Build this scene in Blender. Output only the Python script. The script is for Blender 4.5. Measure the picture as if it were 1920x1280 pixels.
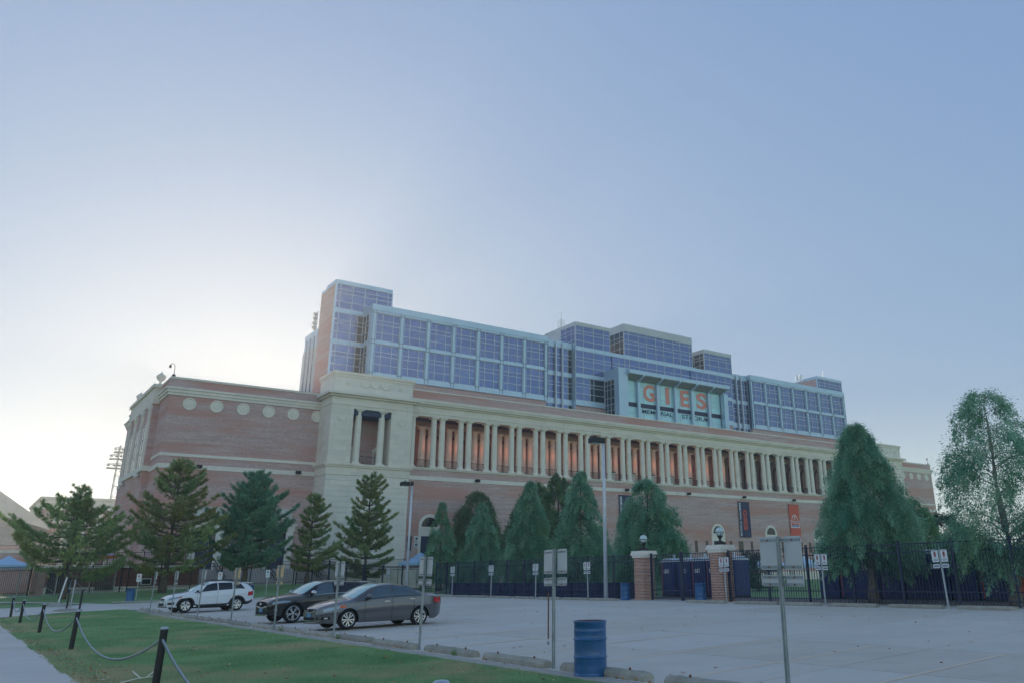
import bpy, math, random
import numpy as np
from mathutils import Matrix, Vector, Euler

# ------------------------------------------------------------------ scene, camera, light
scn = bpy.context.scene
for o in list(bpy.data.objects):
    bpy.data.objects.remove(o)
COL = scn.collection
R = math.radians
rng = np.random.default_rng(7)
random.seed(7)

cam_d = bpy.data.cameras.new('camera')
cam = bpy.data.objects.new('camera', cam_d)
COL.objects.link(cam)
CAM_X = Vector((0.797381, -0.603294, -0.014812))
CAM_Y = Vector((-0.183262, -0.265459, 0.946544))
CAM_Z = Vector((-0.574977, -0.752042, -0.322233))
m = Matrix.Identity(4)
for i in range(3):
    m[i][0] = CAM_X[i]; m[i][1] = CAM_Y[i]; m[i][2] = CAM_Z[i]
m[2][3] = 1.63
cam.matrix_world = m
cam_d.sensor_fit = 'HORIZONTAL'
cam_d.sensor_width = 36.0
cam_d.lens = 1518.04 / 1920.0 * 36.0
cam_d.shift_x = -(1117.78 - 960.0) / 1920.0
cam_d.shift_y = -(640.0 - 559.16) / 1920.0
cam_d.clip_start = 0.1
cam_d.clip_end = 6000.0
scn.camera = cam

SUN_EL = R(11.6)
SUN_AZ = math.atan2(0.235, 0.95)        # from +Y towards +X
sun_dir = Vector((math.sin(SUN_AZ) * math.cos(SUN_EL), math.cos(SUN_AZ) * math.cos(SUN_EL), math.sin(SUN_EL)))
w = bpy.data.worlds.new('World')
scn.world = w
w.use_nodes = True
nt = w.node_tree
nt.nodes.clear()
out = nt.nodes.new('ShaderNodeOutputWorld')
bg = nt.nodes.new('ShaderNodeBackground')
sky = nt.nodes.new('ShaderNodeTexSky')
sky.sky_type = 'NISHITA'
sky.sun_disc = False
sky.sun_elevation = SUN_EL
sky.sun_rotation = SUN_AZ
sky.altitude = 0
sky.air_density = 1.0
sky.dust_density = 0.4
sky.ozone_density = 1.0
# the whole sky is compressed the way the photograph's exposure blending does, channel by channel
SKY_EXP = (0.38, 0.30, 0.135)
SKY_GAIN = (0.0991, 0.1384, 0.2376)
sepc = nt.nodes.new('ShaderNodeSeparateColor')
comc = nt.nodes.new('ShaderNodeCombineColor')
nt.links.new(sky.outputs[0], sepc.inputs[0])
for i in range(3):
    pw = nt.nodes.new('ShaderNodeMath'); pw.operation = 'POWER'
    pw.inputs[1].default_value = SKY_EXP[i]
    ml = nt.nodes.new('ShaderNodeMath'); ml.operation = 'MULTIPLY'
    ml.inputs[1].default_value = SKY_GAIN[i] * 10.0
    nt.links.new(sepc.outputs[i], pw.inputs[0])
    nt.links.new(pw.outputs[0], ml.inputs[0])
    nt.links.new(ml.outputs[0], comc.inputs[i])
# pale band that the photograph shows above the horizon on both sides
tcw = nt.nodes.new('ShaderNodeTexCoord')
spz = nt.nodes.new('ShaderNodeSeparateXYZ')
nt.links.new(tcw.outputs['Generated'], spz.inputs[0])
hzr = nt.nodes.new('ShaderNodeMapRange'); hzr.interpolation_type = 'SMOOTHERSTEP'
hzr.inputs['From Min'].default_value = 0.22; hzr.inputs['From Max'].default_value = 0.0
hzr.inputs['To Min'].default_value = 0.0; hzr.inputs['To Max'].default_value = 0.75
nt.links.new(spz.outputs['Z'], hzr.inputs['Value'])
hmx = nt.nodes.new('ShaderNodeMix'); hmx.data_type = 'RGBA'
nt.links.new(hzr.outputs[0], hmx.inputs['Factor'])
nt.links.new(comc.outputs[0], hmx.inputs['A'])
hmx.inputs['B'].default_value = (3.0, 3.6, 3.5, 1)
# away from the sun the plain Nishita sky goes on
dts = nt.nodes.new('ShaderNodeVectorMath'); dts.operation = 'DOT_PRODUCT'
dts.inputs[1].default_value = (math.sin(SUN_AZ), math.cos(SUN_AZ), 0.0)
nt.links.new(tcw.outputs['Generated'], dts.inputs[0])
frm = nt.nodes.new('ShaderNodeMapRange'); frm.interpolation_type = 'SMOOTHERSTEP'
frm.inputs['From Min'].default_value = 0.40; frm.inputs['From Max'].default_value = -0.45
nt.links.new(dts.outputs['Value'], frm.inputs['Value'])
smx = nt.nodes.new('ShaderNodeMix'); smx.data_type = 'RGBA'
nt.links.new(frm.outputs[0], smx.inputs['Factor'])
nt.links.new(hmx.outputs['Result'], smx.inputs['A'])
nt.links.new(sky.outputs[0], smx.inputs['B'])
nt.links.new(smx.outputs['Result'], bg.inputs['Color'])
bg.inputs['Strength'].default_value = 0.1
nt.links.new(bg.outputs[0], out.inputs['Surface'])

sun_d = bpy.data.lights.new('sun', 'SUN')
sun_d.energy = 2.2
sun_d.angle = R(0.53)
sun_d.color = (1.0, 0.86, 0.68)
sun = bpy.data.objects.new('sun', sun_d)
COL.objects.link(sun)
sun.rotation_euler = (-sun_dir).to_track_quat('-Z', 'Y').to_euler()
sun.location = (40, 160, 60)

scn.view_settings.view_transform = 'Standard'
scn.view_settings.look = 'None'
scn.view_settings.exposure = 1.1
scn.view_settings.gamma = 1.0
scn.view_settings.use_curve_mapping = False
scn.cycles.max_bounces = 8
scn.cycles.volume_bounces = 3
scn.cycles.diffuse_bounces = 3
scn.cycles.glossy_bounces = 3
scn.cycles.transmission_bounces = 3
scn.cycles.caustics_reflective = False
scn.cycles.caustics_refractive = False
scn.cycles.use_denoising = True

# ------------------------------------------------------------------ helpers
def lin(c):
    return tuple(((x / 255.0) / 12.92 if x / 255.0 <= 0.04045 else ((x / 255.0 + 0.055) / 1.055) ** 2.4) for x in c)

MATS = {}
def N(t, typ, **kw):
    n = t.nodes.new(typ)
    for k, v in kw.items():
        if k in n.inputs:
            n.inputs[k].default_value = v
        else:
            setattr(n, k, v)
    return n

def mixc(t, fac, a, b, mode='MIX'):
    n = t.nodes.new('ShaderNodeMix')
    n.data_type = 'RGBA'
    n.blend_type = mode
    for sock, val in ((n.inputs['Factor'], fac), (n.inputs['A'], a), (n.inputs['B'], b)):
        if hasattr(val, 'links') or isinstance(val, bpy.types.NodeSocket):
            t.links.new(val, sock)
        elif isinstance(val, (int, float)):
            sock.default_value = val
        else:
            sock.default_value = (*val[:3], 1)
    return n.outputs['Result']

def ramp(t, fac, p0, p1, c0=(0, 0, 0), c1=(1, 1, 1)):
    n = t.nodes.new('ShaderNodeValToRGB')
    n.color_ramp.elements[0].position = p0
    n.color_ramp.elements[1].position = p1
    n.color_ramp.elements[0].color = (*c0, 1)
    n.color_ramp.elements[1].color = (*c1, 1)
    t.links.new(fac, n.inputs['Fac'])
    return n.outputs['Color']

def newmat(name):
    mt = bpy.data.materials.new(name)
    mt.use_nodes = True
    t = mt.node_tree
    b = t.nodes['Principled BSDF']
    return mt, t, b

def wpos(t):
    return t.nodes.new('ShaderNodeNewGeometry').outputs['Position']

def noise(t, scale, detail=3.0, rough=0.55, vec=None, stretch=None):
    n = N(t, 'ShaderNodeTexNoise')
    n.inputs['Scale'].default_value = scale
    n.inputs['Detail'].default_value = detail
    n.inputs['Roughness'].default_value = rough
    v = vec if vec is not None else wpos(t)
    if stretch:
        mp = N(t, 'ShaderNodeMapping')
        mp.inputs['Scale'].default_value = stretch
        t.links.new(v, mp.inputs['Vector'])
        v = mp.outputs[0]
    t.links.new(v, n.inputs['Vector'])
    return n.outputs['Fac']

def bump(t, b, h, strength=0.3, dist=0.02):
    n = N(t, 'ShaderNodeBump')
    n.inputs['Strength'].default_value = strength
    n.inputs['Distance'].default_value = dist
    t.links.new(h, n.inputs['Height'])
    t.links.new(n.outputs[0], b.inputs['Normal'])

def simple(name, col, rough=0.6, metal=0.0, var=0.12, scale=3.0, coat=0.0, spec=0.5, bmp=0.0, dirt=None):
    if name in MATS:
        return MATS[name]
    mt, t, b = newmat(name)
    c = lin(col)
    f = noise(t, scale, 4)
    lo = tuple(x * (1 - var) for x in c); hi = tuple(min(1, x * (1 + var)) for x in c)
    cc = mixc(t, ramp(t, f, 0.3, 0.7), lo, hi)
    if dirt:
        f2 = noise(t, scale * 0.35, 5, 0.7)
        cc = mixc(t, ramp(t, f2, 0.55, 0.8, (0, 0, 0), (dirt[1],) * 3), cc, lin(dirt[0]))
    t.links.new(cc, b.inputs['Base Color'])
    b.inputs['Roughness'].default_value = rough
    b.inputs['Metallic'].default_value = metal
    b.inputs['Coat Weight'].default_value = coat
    b.inputs['Coat Roughness'].default_value = 0.05
    b.inputs['Specular IOR Level'].default_value = spec
    if bmp:
        bump(t, b, noise(t, scale * 12, 4), bmp, 0.01)
    MATS[name] = mt
    return mt

class MB:
    def __init__(s): s.v = []; s.f = []; s.smooth = False
    def quad(s, a, b, c, d):
        n = len(s.v); s.v += [a, b, c, d]; s.f.append((n, n + 1, n + 2, n + 3)); return s
    def poly(s, pts):
        n = len(s.v); s.v += list(pts); s.f.append(tuple(range(n, n + len(pts)))); return s
    def box(s, x0, x1, y0, y1, z0, z1):
        n = len(s.v)
        s.v += [(x0, y0, z0), (x1, y0, z0), (x1, y1, z0), (x0, y1, z0), (x0, y0, z1), (x1, y0, z1), (x1, y1, z1), (x0, y1, z1)]
        s.f += [(n, n + 3, n + 2, n + 1), (n + 4, n + 5, n + 6, n + 7), (n, n + 1, n + 5, n + 4), (n + 1, n + 2, n + 6, n + 5), (n + 2, n + 3, n + 7, n + 6), (n + 3, n, n + 4, n + 7)]
        return s
    def prism(s, poly, ax, a, b):
        """extrude a 2D polygon along axis ax ('x','y','z') from a to b"""
        def P(p, q):
            return {'x': (q, p[0], p[1]), 'y': (p[0], q, p[1]), 'z': (p[0], p[1], q)}[ax]
        n = len(s.v); k = len(poly)
        s.v += [P(p, a) for p in poly] + [P(p, b) for p in poly]
        s.f.append(tuple(range(n + k - 1, n - 1, -1))); s.f.append(tuple(range(n + k, n + 2 * k)))
        for i in range(k):
            j = (i + 1) % k
            s.f.append((n + i, n + j, n + k + j, n + k + i))
        return s
    def lathe(s, prof, cx=0, cy=0, seg=16, cap=True):
        n = len(s.v); k = len(prof)
        for i in range(seg):
            a = 2 * math.pi * i / seg
            for r, z in prof: s.v.append((cx + r * math.cos(a), cy + r * math.sin(a), z))
        for i in range(seg):
            j = (i + 1) % seg
            for q in range(k - 1):
                s.f.append((n + i * k + q, n + j * k + q, n + j * k + q + 1, n + i * k + q + 1))
        if cap:
            s.f.append(tuple(n + i * k for i in range(seg - 1, -1, -1)))
            s.f.append(tuple(n + i * k + k - 1 for i in range(seg)))
        return s
    def tube(s, pts, r, seg=6, cap=True):
        pts = [Vector(p) for p in pts]
        rr = r if isinstance(r, (list, tuple)) else [r] * len(pts)
        n = len(s.v)
        for i, p in enumerate(pts):
            d = (pts[min(i + 1, len(pts) - 1)] - pts[max(i - 1, 0)])
            if d.length < 1e-9: d = Vector((0, 0, 1))
            d.normalize()
            u = d.cross(Vector((0, 0, 1)))
            if u.length < 1e-3: u = d.cross(Vector((0, 1, 0)))
            u.normalize(); v = d.cross(u)
            for k in range(seg):
                a = 2 * math.pi * k / seg
                s.v.append(tuple(p + (u * math.cos(a) + v * math.sin(a)) * rr[i]))
        for i in range(len(pts) - 1):
            for k in range(seg):
                j = (k + 1) % seg
                s.f.append((n + i * seg + k, n + (i + 1) * seg + k, n + (i + 1) * seg + j, n + i * seg + j))
        if cap:
            s.f.append(tuple(n + k for k in range(seg)))
            e = n + (len(pts) - 1) * seg
            s.f.append(tuple(e + k for k in range(seg - 1, -1, -1)))
        return s
    def mesh(s, name, mat=None, smooth=False):
        me = bpy.data.meshes.new(name)
        me.from_pydata([tuple(v) for v in s.v], [], s.f)
        if mat: me.materials.append(mat)
        if smooth: me.polygons.foreach_set('use_smooth', [True] * len(me.polygons))
        me.update()
        return me
    def build(s, name, mat, parent=None, smooth=False, **kw):
        return O(name, s.mesh(name, mat, smooth), parent, **kw)

def wloc(o):
    p = Vector(o.location)
    return p

def O(name, me, parent=None, loc=None, rot=None, scale=None, label=None, kind=None):
    o = bpy.data.objects.new(name, me)
    COL.objects.link(o)
    if parent is not None:
        o.parent = parent
        if parent.parent is None and parent.get('_w'):
            o.matrix_parent_inverse = Matrix.Translation(-Vector(parent.location))
    if loc is not None: o.location = loc
    if rot is not None: o.rotation_euler = rot
    if scale is not None: o.scale = scale
    if label: o['label'] = label
    if kind: o['kind'] = kind
    return o

def thing(name, label, cat, loc=(0, 0, 0), rotz=0.0, group=None, world=False):
    """Empty at the base; world=True means its children are given in world coordinates"""
    o = bpy.data.objects.new(name, None)
    o.empty_display_size = 0.3
    COL.objects.link(o)
    o.location = loc; o.rotation_euler = (0, 0, rotz)
    o['label'] = label; o['category'] = cat
    if group: o['group'] = group
    if world: o['_w'] = 1
    return o

def struct(o):
    o['kind'] = 'structure'; return o

def dup(root, loc=None, rotz=None, label=None, group=None):
    r = root.copy(); COL.objects.link(r)
    if loc is not None: r.location = loc
    if rotz is not None: r.rotation_euler = (0, 0, rotz)
    if label: r['label'] = label
    if group: r['group'] = group
    for ch in list(root.children):
        c = ch.copy(); COL.objects.link(c); c.parent = r
        for g2 in list(ch.children):
            d = g2.copy(); COL.objects.link(d); d.parent = c
    return r

def np_mesh(name, verts, faces, mat=None, attr=None, smooth=False):
    """verts (N,3), faces (M,3 or 4) numpy"""
    me = bpy.data.meshes.new(name)
    k = faces.shape[1]
    me.vertices.add(len(verts)); me.vertices.foreach_set('co', verts.astype(np.float32).ravel())
    me.loops.add(faces.size); me.loops.foreach_set('vertex_index', faces.astype(np.int32).ravel())
    me.polygons.add(len(faces)); me.polygons.foreach_set('loop_start', np.arange(0, faces.size, k, dtype=np.int32))
    if smooth: me.polygons.foreach_set('use_smooth', np.ones(len(faces), dtype=bool))
    me.update(calc_edges=True)
    if attr is not None:
        for an, av in attr.items():
            a = me.attributes.new(an, 'FLOAT', 'POINT'); a.data.foreach_set('value', av.astype(np.float32))
    if mat: me.materials.append(mat)
    return me

def text_mesh(txt, x0, x1, z0, z1, y, mat, bold=0.0, depth=0.02, vertical=False):
    """text fitted into the rectangle of an XZ plane at Y=y, facing -Y"""
    cu = bpy.data.curves.new('t', 'FONT'); cu.body = txt; cu.extrude = 0.0; cu.offset = bold
    o = bpy.data.objects.new('t', cu); COL.objects.link(o)
    dg = bpy.context.evaluated_depsgraph_get()
    me = bpy.data.meshes.new_from_object(o.evaluated_get(dg))
    bpy.data.objects.remove(o); bpy.data.curves.remove(cu)
    n = len(me.vertices); co = np.zeros(n * 3, dtype=np.float32); me.vertices.foreach_get('co', co); co = co.reshape(-1, 3)
    p = co[:, :2].copy()
    if vertical: p = np.stack([p[:, 1], -p[:, 0]], 1)       # reads downward
    mn, mx = p.min(0), p.max(0)
    q = (p - mn) / np.maximum(mx - mn, 1e-6)
    co[:, 0] = x0 + q[:, 0] * (x1 - x0); co[:, 1] = y; co[:, 2] = z0 + q[:, 1] * (z1 - z0)
    me.vertices.foreach_set('co', co.ravel()); me.update()
    me.materials.clear(); me.materials.append(mat)
    return me

def ss(t):
    t = min(1.0, max(0.0, t)); return t * t * (3 - 2 * t)
def lawn_rise(x, y):
    return ss((y - 66) / 14) * (0.27 + 0.0235 * min(max(x, 0), 27)) * (1 - ss((x - 29) / 7))
def zg(x, y):
    a = min(1, max(0, (x - 9.2) / 21.4)); b = ss((y - 45) / 30)
    return 0.3 * (1 - (1 - a * 0.923) * (1 - b)) + lawn_rise(x, y)

# ------------------------------------------------------------------ materials of the place
def concrete(name, col, var=0.1, dirt=(110, 108, 105), scale=0.6, rnd=0.0, rough=0.85):
    if name in MATS: return MATS[name]
    mt, t, b = newmat(name)
    c = lin(col)
    f = noise(t, scale, 6, 0.6, stretch=(1, 1, 1))
    cc = mixc(t, ramp(t, f, 0.3, 0.72), tuple(x * (1 - var) for x in c), tuple(x * (1 + var) for x in c))
    f2 = noise(t, scale * 3.1, 5, 0.65, stretch=(0.5, 1.7, 1))
    cc = mixc(t, ramp(t, f2, 0.52, 0.8, (0, 0, 0), (0.4,) * 3), cc, lin(dirt))
    f3 = noise(t, 55, 2)
    cc = mixc(t, 0.10, cc, ramp(t, f3, 0.35, 0.65), 'OVERLAY')
    if rnd:
        oi = N(t, 'ShaderNodeObjectInfo')
        cc = mixc(t, rnd, cc, ramp(t, oi.outputs['Random'], 0, 1, (0.3,) * 3, (0.7,) * 3), 'OVERLAY')
    t.links.new(cc, b.inputs['Base Color'])
    b.inputs['Roughness'].default_value = rough
    b.inputs['Specular IOR Level'].default_value = 0.35
    bump(t, b, noise(t, 40, 5), 0.25, 0.004)
    MATS[name] = mt
    return mt

M_SLAB = concrete('lot_concrete', (216, 207, 196), 0.06, (186, 176, 166), 0.5, 0.25)
M_WALK = concrete('walk_concrete', (220, 212, 203), 0.06, (186, 176, 166), 0.8, 0.2)
M_JOINT = concrete('joint_fill', (48, 44, 42), 0.3, (40, 38, 36), 3)
M_STOP = concrete('stop_concrete', (168, 163, 152), 0.18, (105, 100, 90), 3.0, 0.3)
M_CURB = concrete('curb_concrete', (182, 176, 166), 0.12, (120, 112, 100), 2.0)

def grass_ground():
    mt, t, b = newmat('grass_soil')
    f = noise(t, 0.35, 5, 0.6)
    cc = mixc(t, ramp(t, f, 0.35, 0.7), lin((126, 160, 110)), lin((144, 174, 124)))
    f2 = noise(t, 0.9, 5, 0.7, stretch=(0.6, 1.8, 1))
    cc = mixc(t, ramp(t, f2, 0.55, 0.72, (0, 0, 0), (0.55,) * 3), cc, lin((172, 164, 128)))
    sx = N(t, 'ShaderNodeSeparateXYZ'); t.links.new(wpos(t), sx.inputs[0])
    mr = N(t, 'ShaderNodeMapRange'); mr.inputs['From Min'].default_value = 3.1; mr.inputs['From Max'].default_value = 2.2
    t.links.new(sx.outputs[0], mr.inputs['Value'])
    f5 = noise(t, 1.4, 5, 0.7)
    mm5 = N(t, 'ShaderNodeMath', operation='MULTIPLY'); t.links.new(mr.outputs[0], mm5.inputs[0]); t.links.new(ramp(t, f5, 0.4, 0.6), mm5.inputs[1])
    cc = mixc(t, mm5.outputs[0], cc, lin((150, 124, 98)))
    f3 = noise(t, 28, 3)
    cc = mixc(t, 0.35, cc, ramp(t, f3, 0.3, 0.7), 'OVERLAY')
    t.links.new(cc, b.inputs['Base Color'])
    b.inputs['Roughness'].default_value = 1.0
    b.inputs['Specular IOR Level'].default_value = 0.1
    bump(t, b, noise(t, 18, 4), 0.6, 0.05)
    return mt
M_GRASS = grass_ground()

def brick_mat(name, c1, c2, mortar, red=None, scale=1.0, bw=0.215, bh=0.075, mort=0.006):
    mt, t, b = newmat(name)
    pos = wpos(t)
    sep = N(t, 'ShaderNodeSeparateXYZ'); t.links.new(pos, sep.inputs[0])
    add = N(t, 'ShaderNodeMath', operation='ADD'); t.links.new(sep.outputs[0], add.inputs[0]); t.links.new(sep.outputs[1], add.inputs[1])
    cmb = N(t, 'ShaderNodeCombineXYZ'); t.links.new(add.outputs[0], cmb.inputs[0]); t.links.new(sep.outputs[2], cmb.inputs[1])
    br = N(t, 'ShaderNodeTexBrick')
    br.inputs['Scale'].default_value = 1.0 / scale
    br.inputs['Brick Width'].default_value = bw
    br.inputs['Row Height'].default_value = bh
    br.inputs['Mortar Size'].default_value = mort
    br.inputs['Mortar Smooth'].default_value = 0.1
    br.inputs['Color1'].default_value = (*lin(c1), 1)
    br.inputs['Color2'].default_value = (*lin(c2), 1)
    br.inputs['Mortar'].default_value = (*lin(mortar), 1)
    t.links.new(cmb.outputs[0], br.inputs['Vector'])
    cc = br.outputs['Color']
    # rows of slightly different firings, long horizontal streaks
    f = noise(t, 1.0, 4, 0.7, vec=cmb.outputs[0], stretch=(0.25, 3.2, 1))
    cc = mixc(t, 0.5, cc, ramp(t, f, 0.3, 0.7, (0.28,) * 3, (0.72,) * 3), 'OVERLAY')
    f4 = noise(t, 1.0, 3, 0.8, vec=cmb.outputs[0], stretch=(2.2, 7.0, 1))
    cc = mixc(t, 0.42, cc, ramp(t, f4, 0.3, 0.7, (0.3,) * 3, (0.7,) * 3), 'OVERLAY')
    if red:
        f2 = noise(t, 1.0, 3, 0.6, vec=cmb.outputs[0], stretch=(0.08, 0.55, 1))
        cc = mixc(t, ramp(t, f2, 0.46, 0.62, (0, 0, 0), (0.8,) * 3), cc, lin(red))
    t.links.new(cc, b.inputs['Base Color'])
    b.inputs['Roughness'].default_value = 0.9
    b.inputs['Specular IOR Level'].default_value = 0.25
    bump(t, b, br.outputs['Fac'], 0.35, -0.01)
    MATS[name] = mt
    return mt
M_BRICK = brick_mat('stadium_brick', (208, 178, 174), (186, 156, 156), (216, 200, 194), (202, 150, 138))
M_BRICK_P = brick_mat('pier_brick', (176, 104, 80), (128, 70, 58), (226, 212, 200), None, mort=0.011)
M_BRICK_D = brick_mat('terrace_brick', (138, 84, 76), (120, 72, 68), (140, 118, 110), None)

def stone_mat(name, col, bw=1.5, bh=0.62, joint=0.82):
    mt, t, b = newmat(name)
    pos = wpos(t)
    sep = N(t, 'ShaderNodeSeparateXYZ'); t.links.new(pos, sep.inputs[0])
    add = N(t, 'ShaderNodeMath', operation='ADD'); t.links.new(sep.outputs[0], add.inputs[0]); t.links.new(sep.outputs[1], add.inputs[1])
    cmb = N(t, 'ShaderNodeCombineXYZ'); t.links.new(add.outputs[0], cmb.inputs[0]); t.links.new(sep.outputs[2], cmb.inputs[1])
    br = N(t, 'ShaderNodeTexBrick')
    c = lin(col)
    br.inputs['Scale'].default_value = 1.0
    br.inputs['Brick Width'].default_value = bw
    br.inputs['Row Height'].default_value = bh
    br.inputs['Mortar Size'].default_value = 0.012
    br.inputs['Mortar Smooth'].default_value = 0.3
    br.inputs['Color1'].default_value = (*[x * 1.04 for x in c], 1)
    br.inputs['Color2'].default_value = (*[x * 0.93 for x in c], 1)
    br.inputs['Mortar'].default_value = (*[x * joint for x in c], 1)
    t.links.new(cmb.outputs[0], br.inputs['Vector'])
    f = noise(t, 0.7, 6, 0.65)
    cc = mixc(t, 0.3, br.outputs['Color'], ramp(t, f, 0.3, 0.7, (0.35,) * 3, (0.65,) * 3), 'OVERLAY')
    f2 = noise(t, 1.6, 5, 0.7, stretch=(1.6, 1.6, 0.25))
    cc = mixc(t, ramp(t, f2, 0.55, 0.78, (0, 0, 0), (0.35,) * 3), cc, tuple(x * 0.55 for x in c))
    t.links.new(cc, b.inputs['Base Color'])
    b.inputs['Roughness'].default_value = 0.85
    b.inputs['Specular IOR Level'].default_value = 0.25
    bump(t, b, noise(t, 14, 4), 0.2, 0.01)
    MATS[name] = mt
    return mt
M_STONE = stone_mat('limestone', (236, 227, 215))
M_STONE_W = stone_mat('pale_limestone', (238, 231, 222), 2.4, 0.8, 0.9)
M_STONE_COL = simple('column_stone', (236, 228, 216), 0.85, var=0.08, scale=0.9)
M_STEP = concrete('step_stone', (186, 180, 176), 0.12, (140, 132, 126), 1.0)

M_BLACK = simple('black_paint', (24, 25, 30), 0.45, var=0.2)
M_NAVYF = simple('navy_fence_paint', (40, 52, 78), 0.45, var=0.15)
M_GALV = simple('galvanised_steel', (170, 174, 178), 0.45, 0.7, 0.14, 6.0)
M_ALU = simple('sign_back_aluminium', (196, 200, 206), 0.5, 0.55, 0.06, 2.0, dirt=((150, 146, 138), 0.35))
M_WHITE = simple('white_paint', (226, 228, 230), 0.5, var=0.05)
M_WHITE_PL = simple('white_plastic', (222, 228, 232), 0.4, var=0.05)
M_DARK = simple('dark_void', (26, 28, 34), 0.8, var=0.2)
M_LAMP = simple('lamp_post_paint', (206, 212, 222), 0.4, 0.3, 0.08, 2.0)

# ------------------------------------------------------------------ ground
def grid_axis(pts):
    r = []
    for a, b, s in pts:
        r += list(np.arange(a, b, s))
    return np.array(r + [pts[-1][1]])
gx = grid_axis([(-1500, -200, 130), (-200, -40, 20), (-40, 60, 2.0), (60, 220, 16), (220, 2400, 150)])
gy = grid_axis([(-600, -60, 60), (-60, 0, 10), (0, 100, 2.0), (100, 300, 20), (300, 3200, 200)])
GX, GY = np.meshgrid(gx, gy)
GZ = np.vectorize(zg)(GX, GY) - 0.03
vv = np.stack([GX.ravel(), GY.ravel(), GZ.ravel()], 1)
nx = len(gx)
ii, jj = np.meshgrid(np.arange(nx - 1), np.arange(len(gy) - 1))
a = (jj * nx + ii).ravel()
ff = np.stack([a, a + 1, a + nx + 1, a + nx], 1)
ground = struct(O('ground', np_mesh('ground', vv, ff, M_GRASS, smooth=True)))

def conform(poly, dz, step=2.0):
    """triangulated sheet over a convex-ish polygon that follows the ground"""
    xs = [p[0] for p in poly]; ys = [p[1] for p in poly]
    import bmesh
    bm = bmesh.new()
    f = bm.faces.new([bm.verts.new((x, y, 0)) for x, y in poly])
    for ax, lo, hi in ((0, min(xs), max(xs)), (1, min(ys), max(ys))):
        k = lo + step
        while k < hi:
            no = (1, 0, 0) if ax == 0 else (0, 1, 0)
            bmesh.ops.bisect_plane(bm, geom=bm.verts[:] + bm.edges[:] + bm.faces[:], plane_co=tuple(k * n for n in no), plane_no=no)
            k += step
    for v in bm.verts: v.co.z = zg(v.co.x, v.co.y) + dz
    bmesh.ops.recalc_face_normals(bm, faces=bm.faces[:])
    me = bpy.data.meshes.new('sheet'); bm.to_mesh(me); bm.free()
    if me.polygons and me.polygons[0].normal.z < 0: me.flip_normals()
    return me

# parking lot: a base sheet seen in the joints, with concrete slabs on it
lot_poly = [(8.98, -12), (90, -60), (90, -30), (31.6, -6), (30.9, 58), (29.6, 66.5), (27, 70.3), (23.3, 70.1), (18.9, 68.3), (13, 66.9), (8.8, 66.4), (8.98, 56)]
lot_poly = [(8.98, -12), (31.2, -12), (31.2, 60.5), (29.4, 66.5), (26.5, 70.4), (23.0, 70.2), (18.8, 68.2), (13, 66.9), (8.98, 66.2)]
me = conform(lot_poly, -0.016); me.materials.append(M_JOINT)
lot = struct(O('parking_lot', me))
def skew(y, x): return y + 0.12 * (x - 9.0)
XL = [9.0, 12.62, 16.3, 20.55, 24.3, 27.9, 31.15]
YL = [-5.0 + 4.26 * k + 0.0 for k in range(17)]
YL = [9.35 + 4.26 * k for k in range(-3, 14)]
def in_poly(x, y, poly):
    c = False; n = len(poly)
    for i in range(n):
        x1, y1 = poly[i]; x2, y2 = poly[(i + 1) % n]
        if (y1 > y) != (y2 > y) and x < (x2 - x1) * (y - y1) / (y2 - y1) + x1: c = not c
    return c
import bmesh
def slab(poly, parent, mat, name='slab', top=0.0, th=0.014, dz=0.0):
    mb = MB(); k = len(poly)
    cx = sum(p[0] for p in poly) / k; cy = sum(p[1] for p in poly) / k
    mb.v = [(x, y, zg(x, y) + top + dz) for x, y in poly] + [(x, y, zg(x, y) + top - th + dz) for x, y in poly]
    mb.f = [tuple(range(k))] + [(i, k + i, k + (i + 1) % k, (i + 1) % k) for i in range(k)]
    return mb.build(name, mat, parent)
for i in range(len(XL) - 1):
    for j in range(len(YL) - 1):
        g = random.uniform(0.010, 0.018)
        x0, x1 = XL[i] + g, XL[i + 1] - g
        y0, y1 = YL[j], YL[j + 1]
        if skew(y1, x1) > 66.5: continue
        p = [(x0, skew(y0, x0) + g), (x1, skew(y0, x1) + g), (x1, skew(y1, x1) - g), (x0, skew(y1, x0) - g)]
        slab(p, lot, M_SLAB, dz=random.uniform(-0.002, 0.003))
# the last, cut slabs at the far end of the lot
slab([(9.0, 64.6), (18.5, 65.7), (18.7, 68.1), (13, 66.8), (9.0, 66.1)], lot, M_SLAB)
slab([(18.56, 65.7), (29.3, 66.5), (26.5, 70.3), (23.0, 70.1), (18.8, 68.1)], lot, M_SLAB)

# painted stall lines
def worn_paint():
    mt, t, b = newmat('worn_line_paint')
    f = noise(t, 3.0, 5, 0.75)
    cc = mixc(t, ramp(t, f, 0.35, 0.7), lin((242, 216, 186)), lin((222, 206, 192)))
    t.links.new(cc, b.inputs['Base Color']); b.inputs['Roughness'].default_value = 0.8
    return mt
M_LINE = worn_paint()
for k in range(-1, 16):
    yb = 8.35 + 2.815 * k
    xa, xb = 10.1, 16.1
    ya, y2 = yb + 0.11 * (xa - 14), yb + 0.11 * (xb - 14)
    if ya > 50: break
    slab([(xa, ya - .045), (xb, y2 - .045), (xb, y2 + .045), (xa, ya + .045)], lot, M_LINE, 'painted_line', top=0.007, th=0.003)

# concrete edging between the lawn and the lot
for k in range(13):
    y0 = -4 + k * 4.6; y1 = y0 + 4.585
    if y0 > 54: break
    if k == 0:
        edging = struct(O('kerb', MB().box(8.57, 8.968, -8.0, -4.02, -0.05, 0.012).mesh('kerb', M_CURB)))
    MB().box(8.57, 8.968, y0, min(y1, 54.4), -0.05, 0.012 + zg(8.8, y1)).build('kerb_block', M_CURB, edging)

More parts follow.
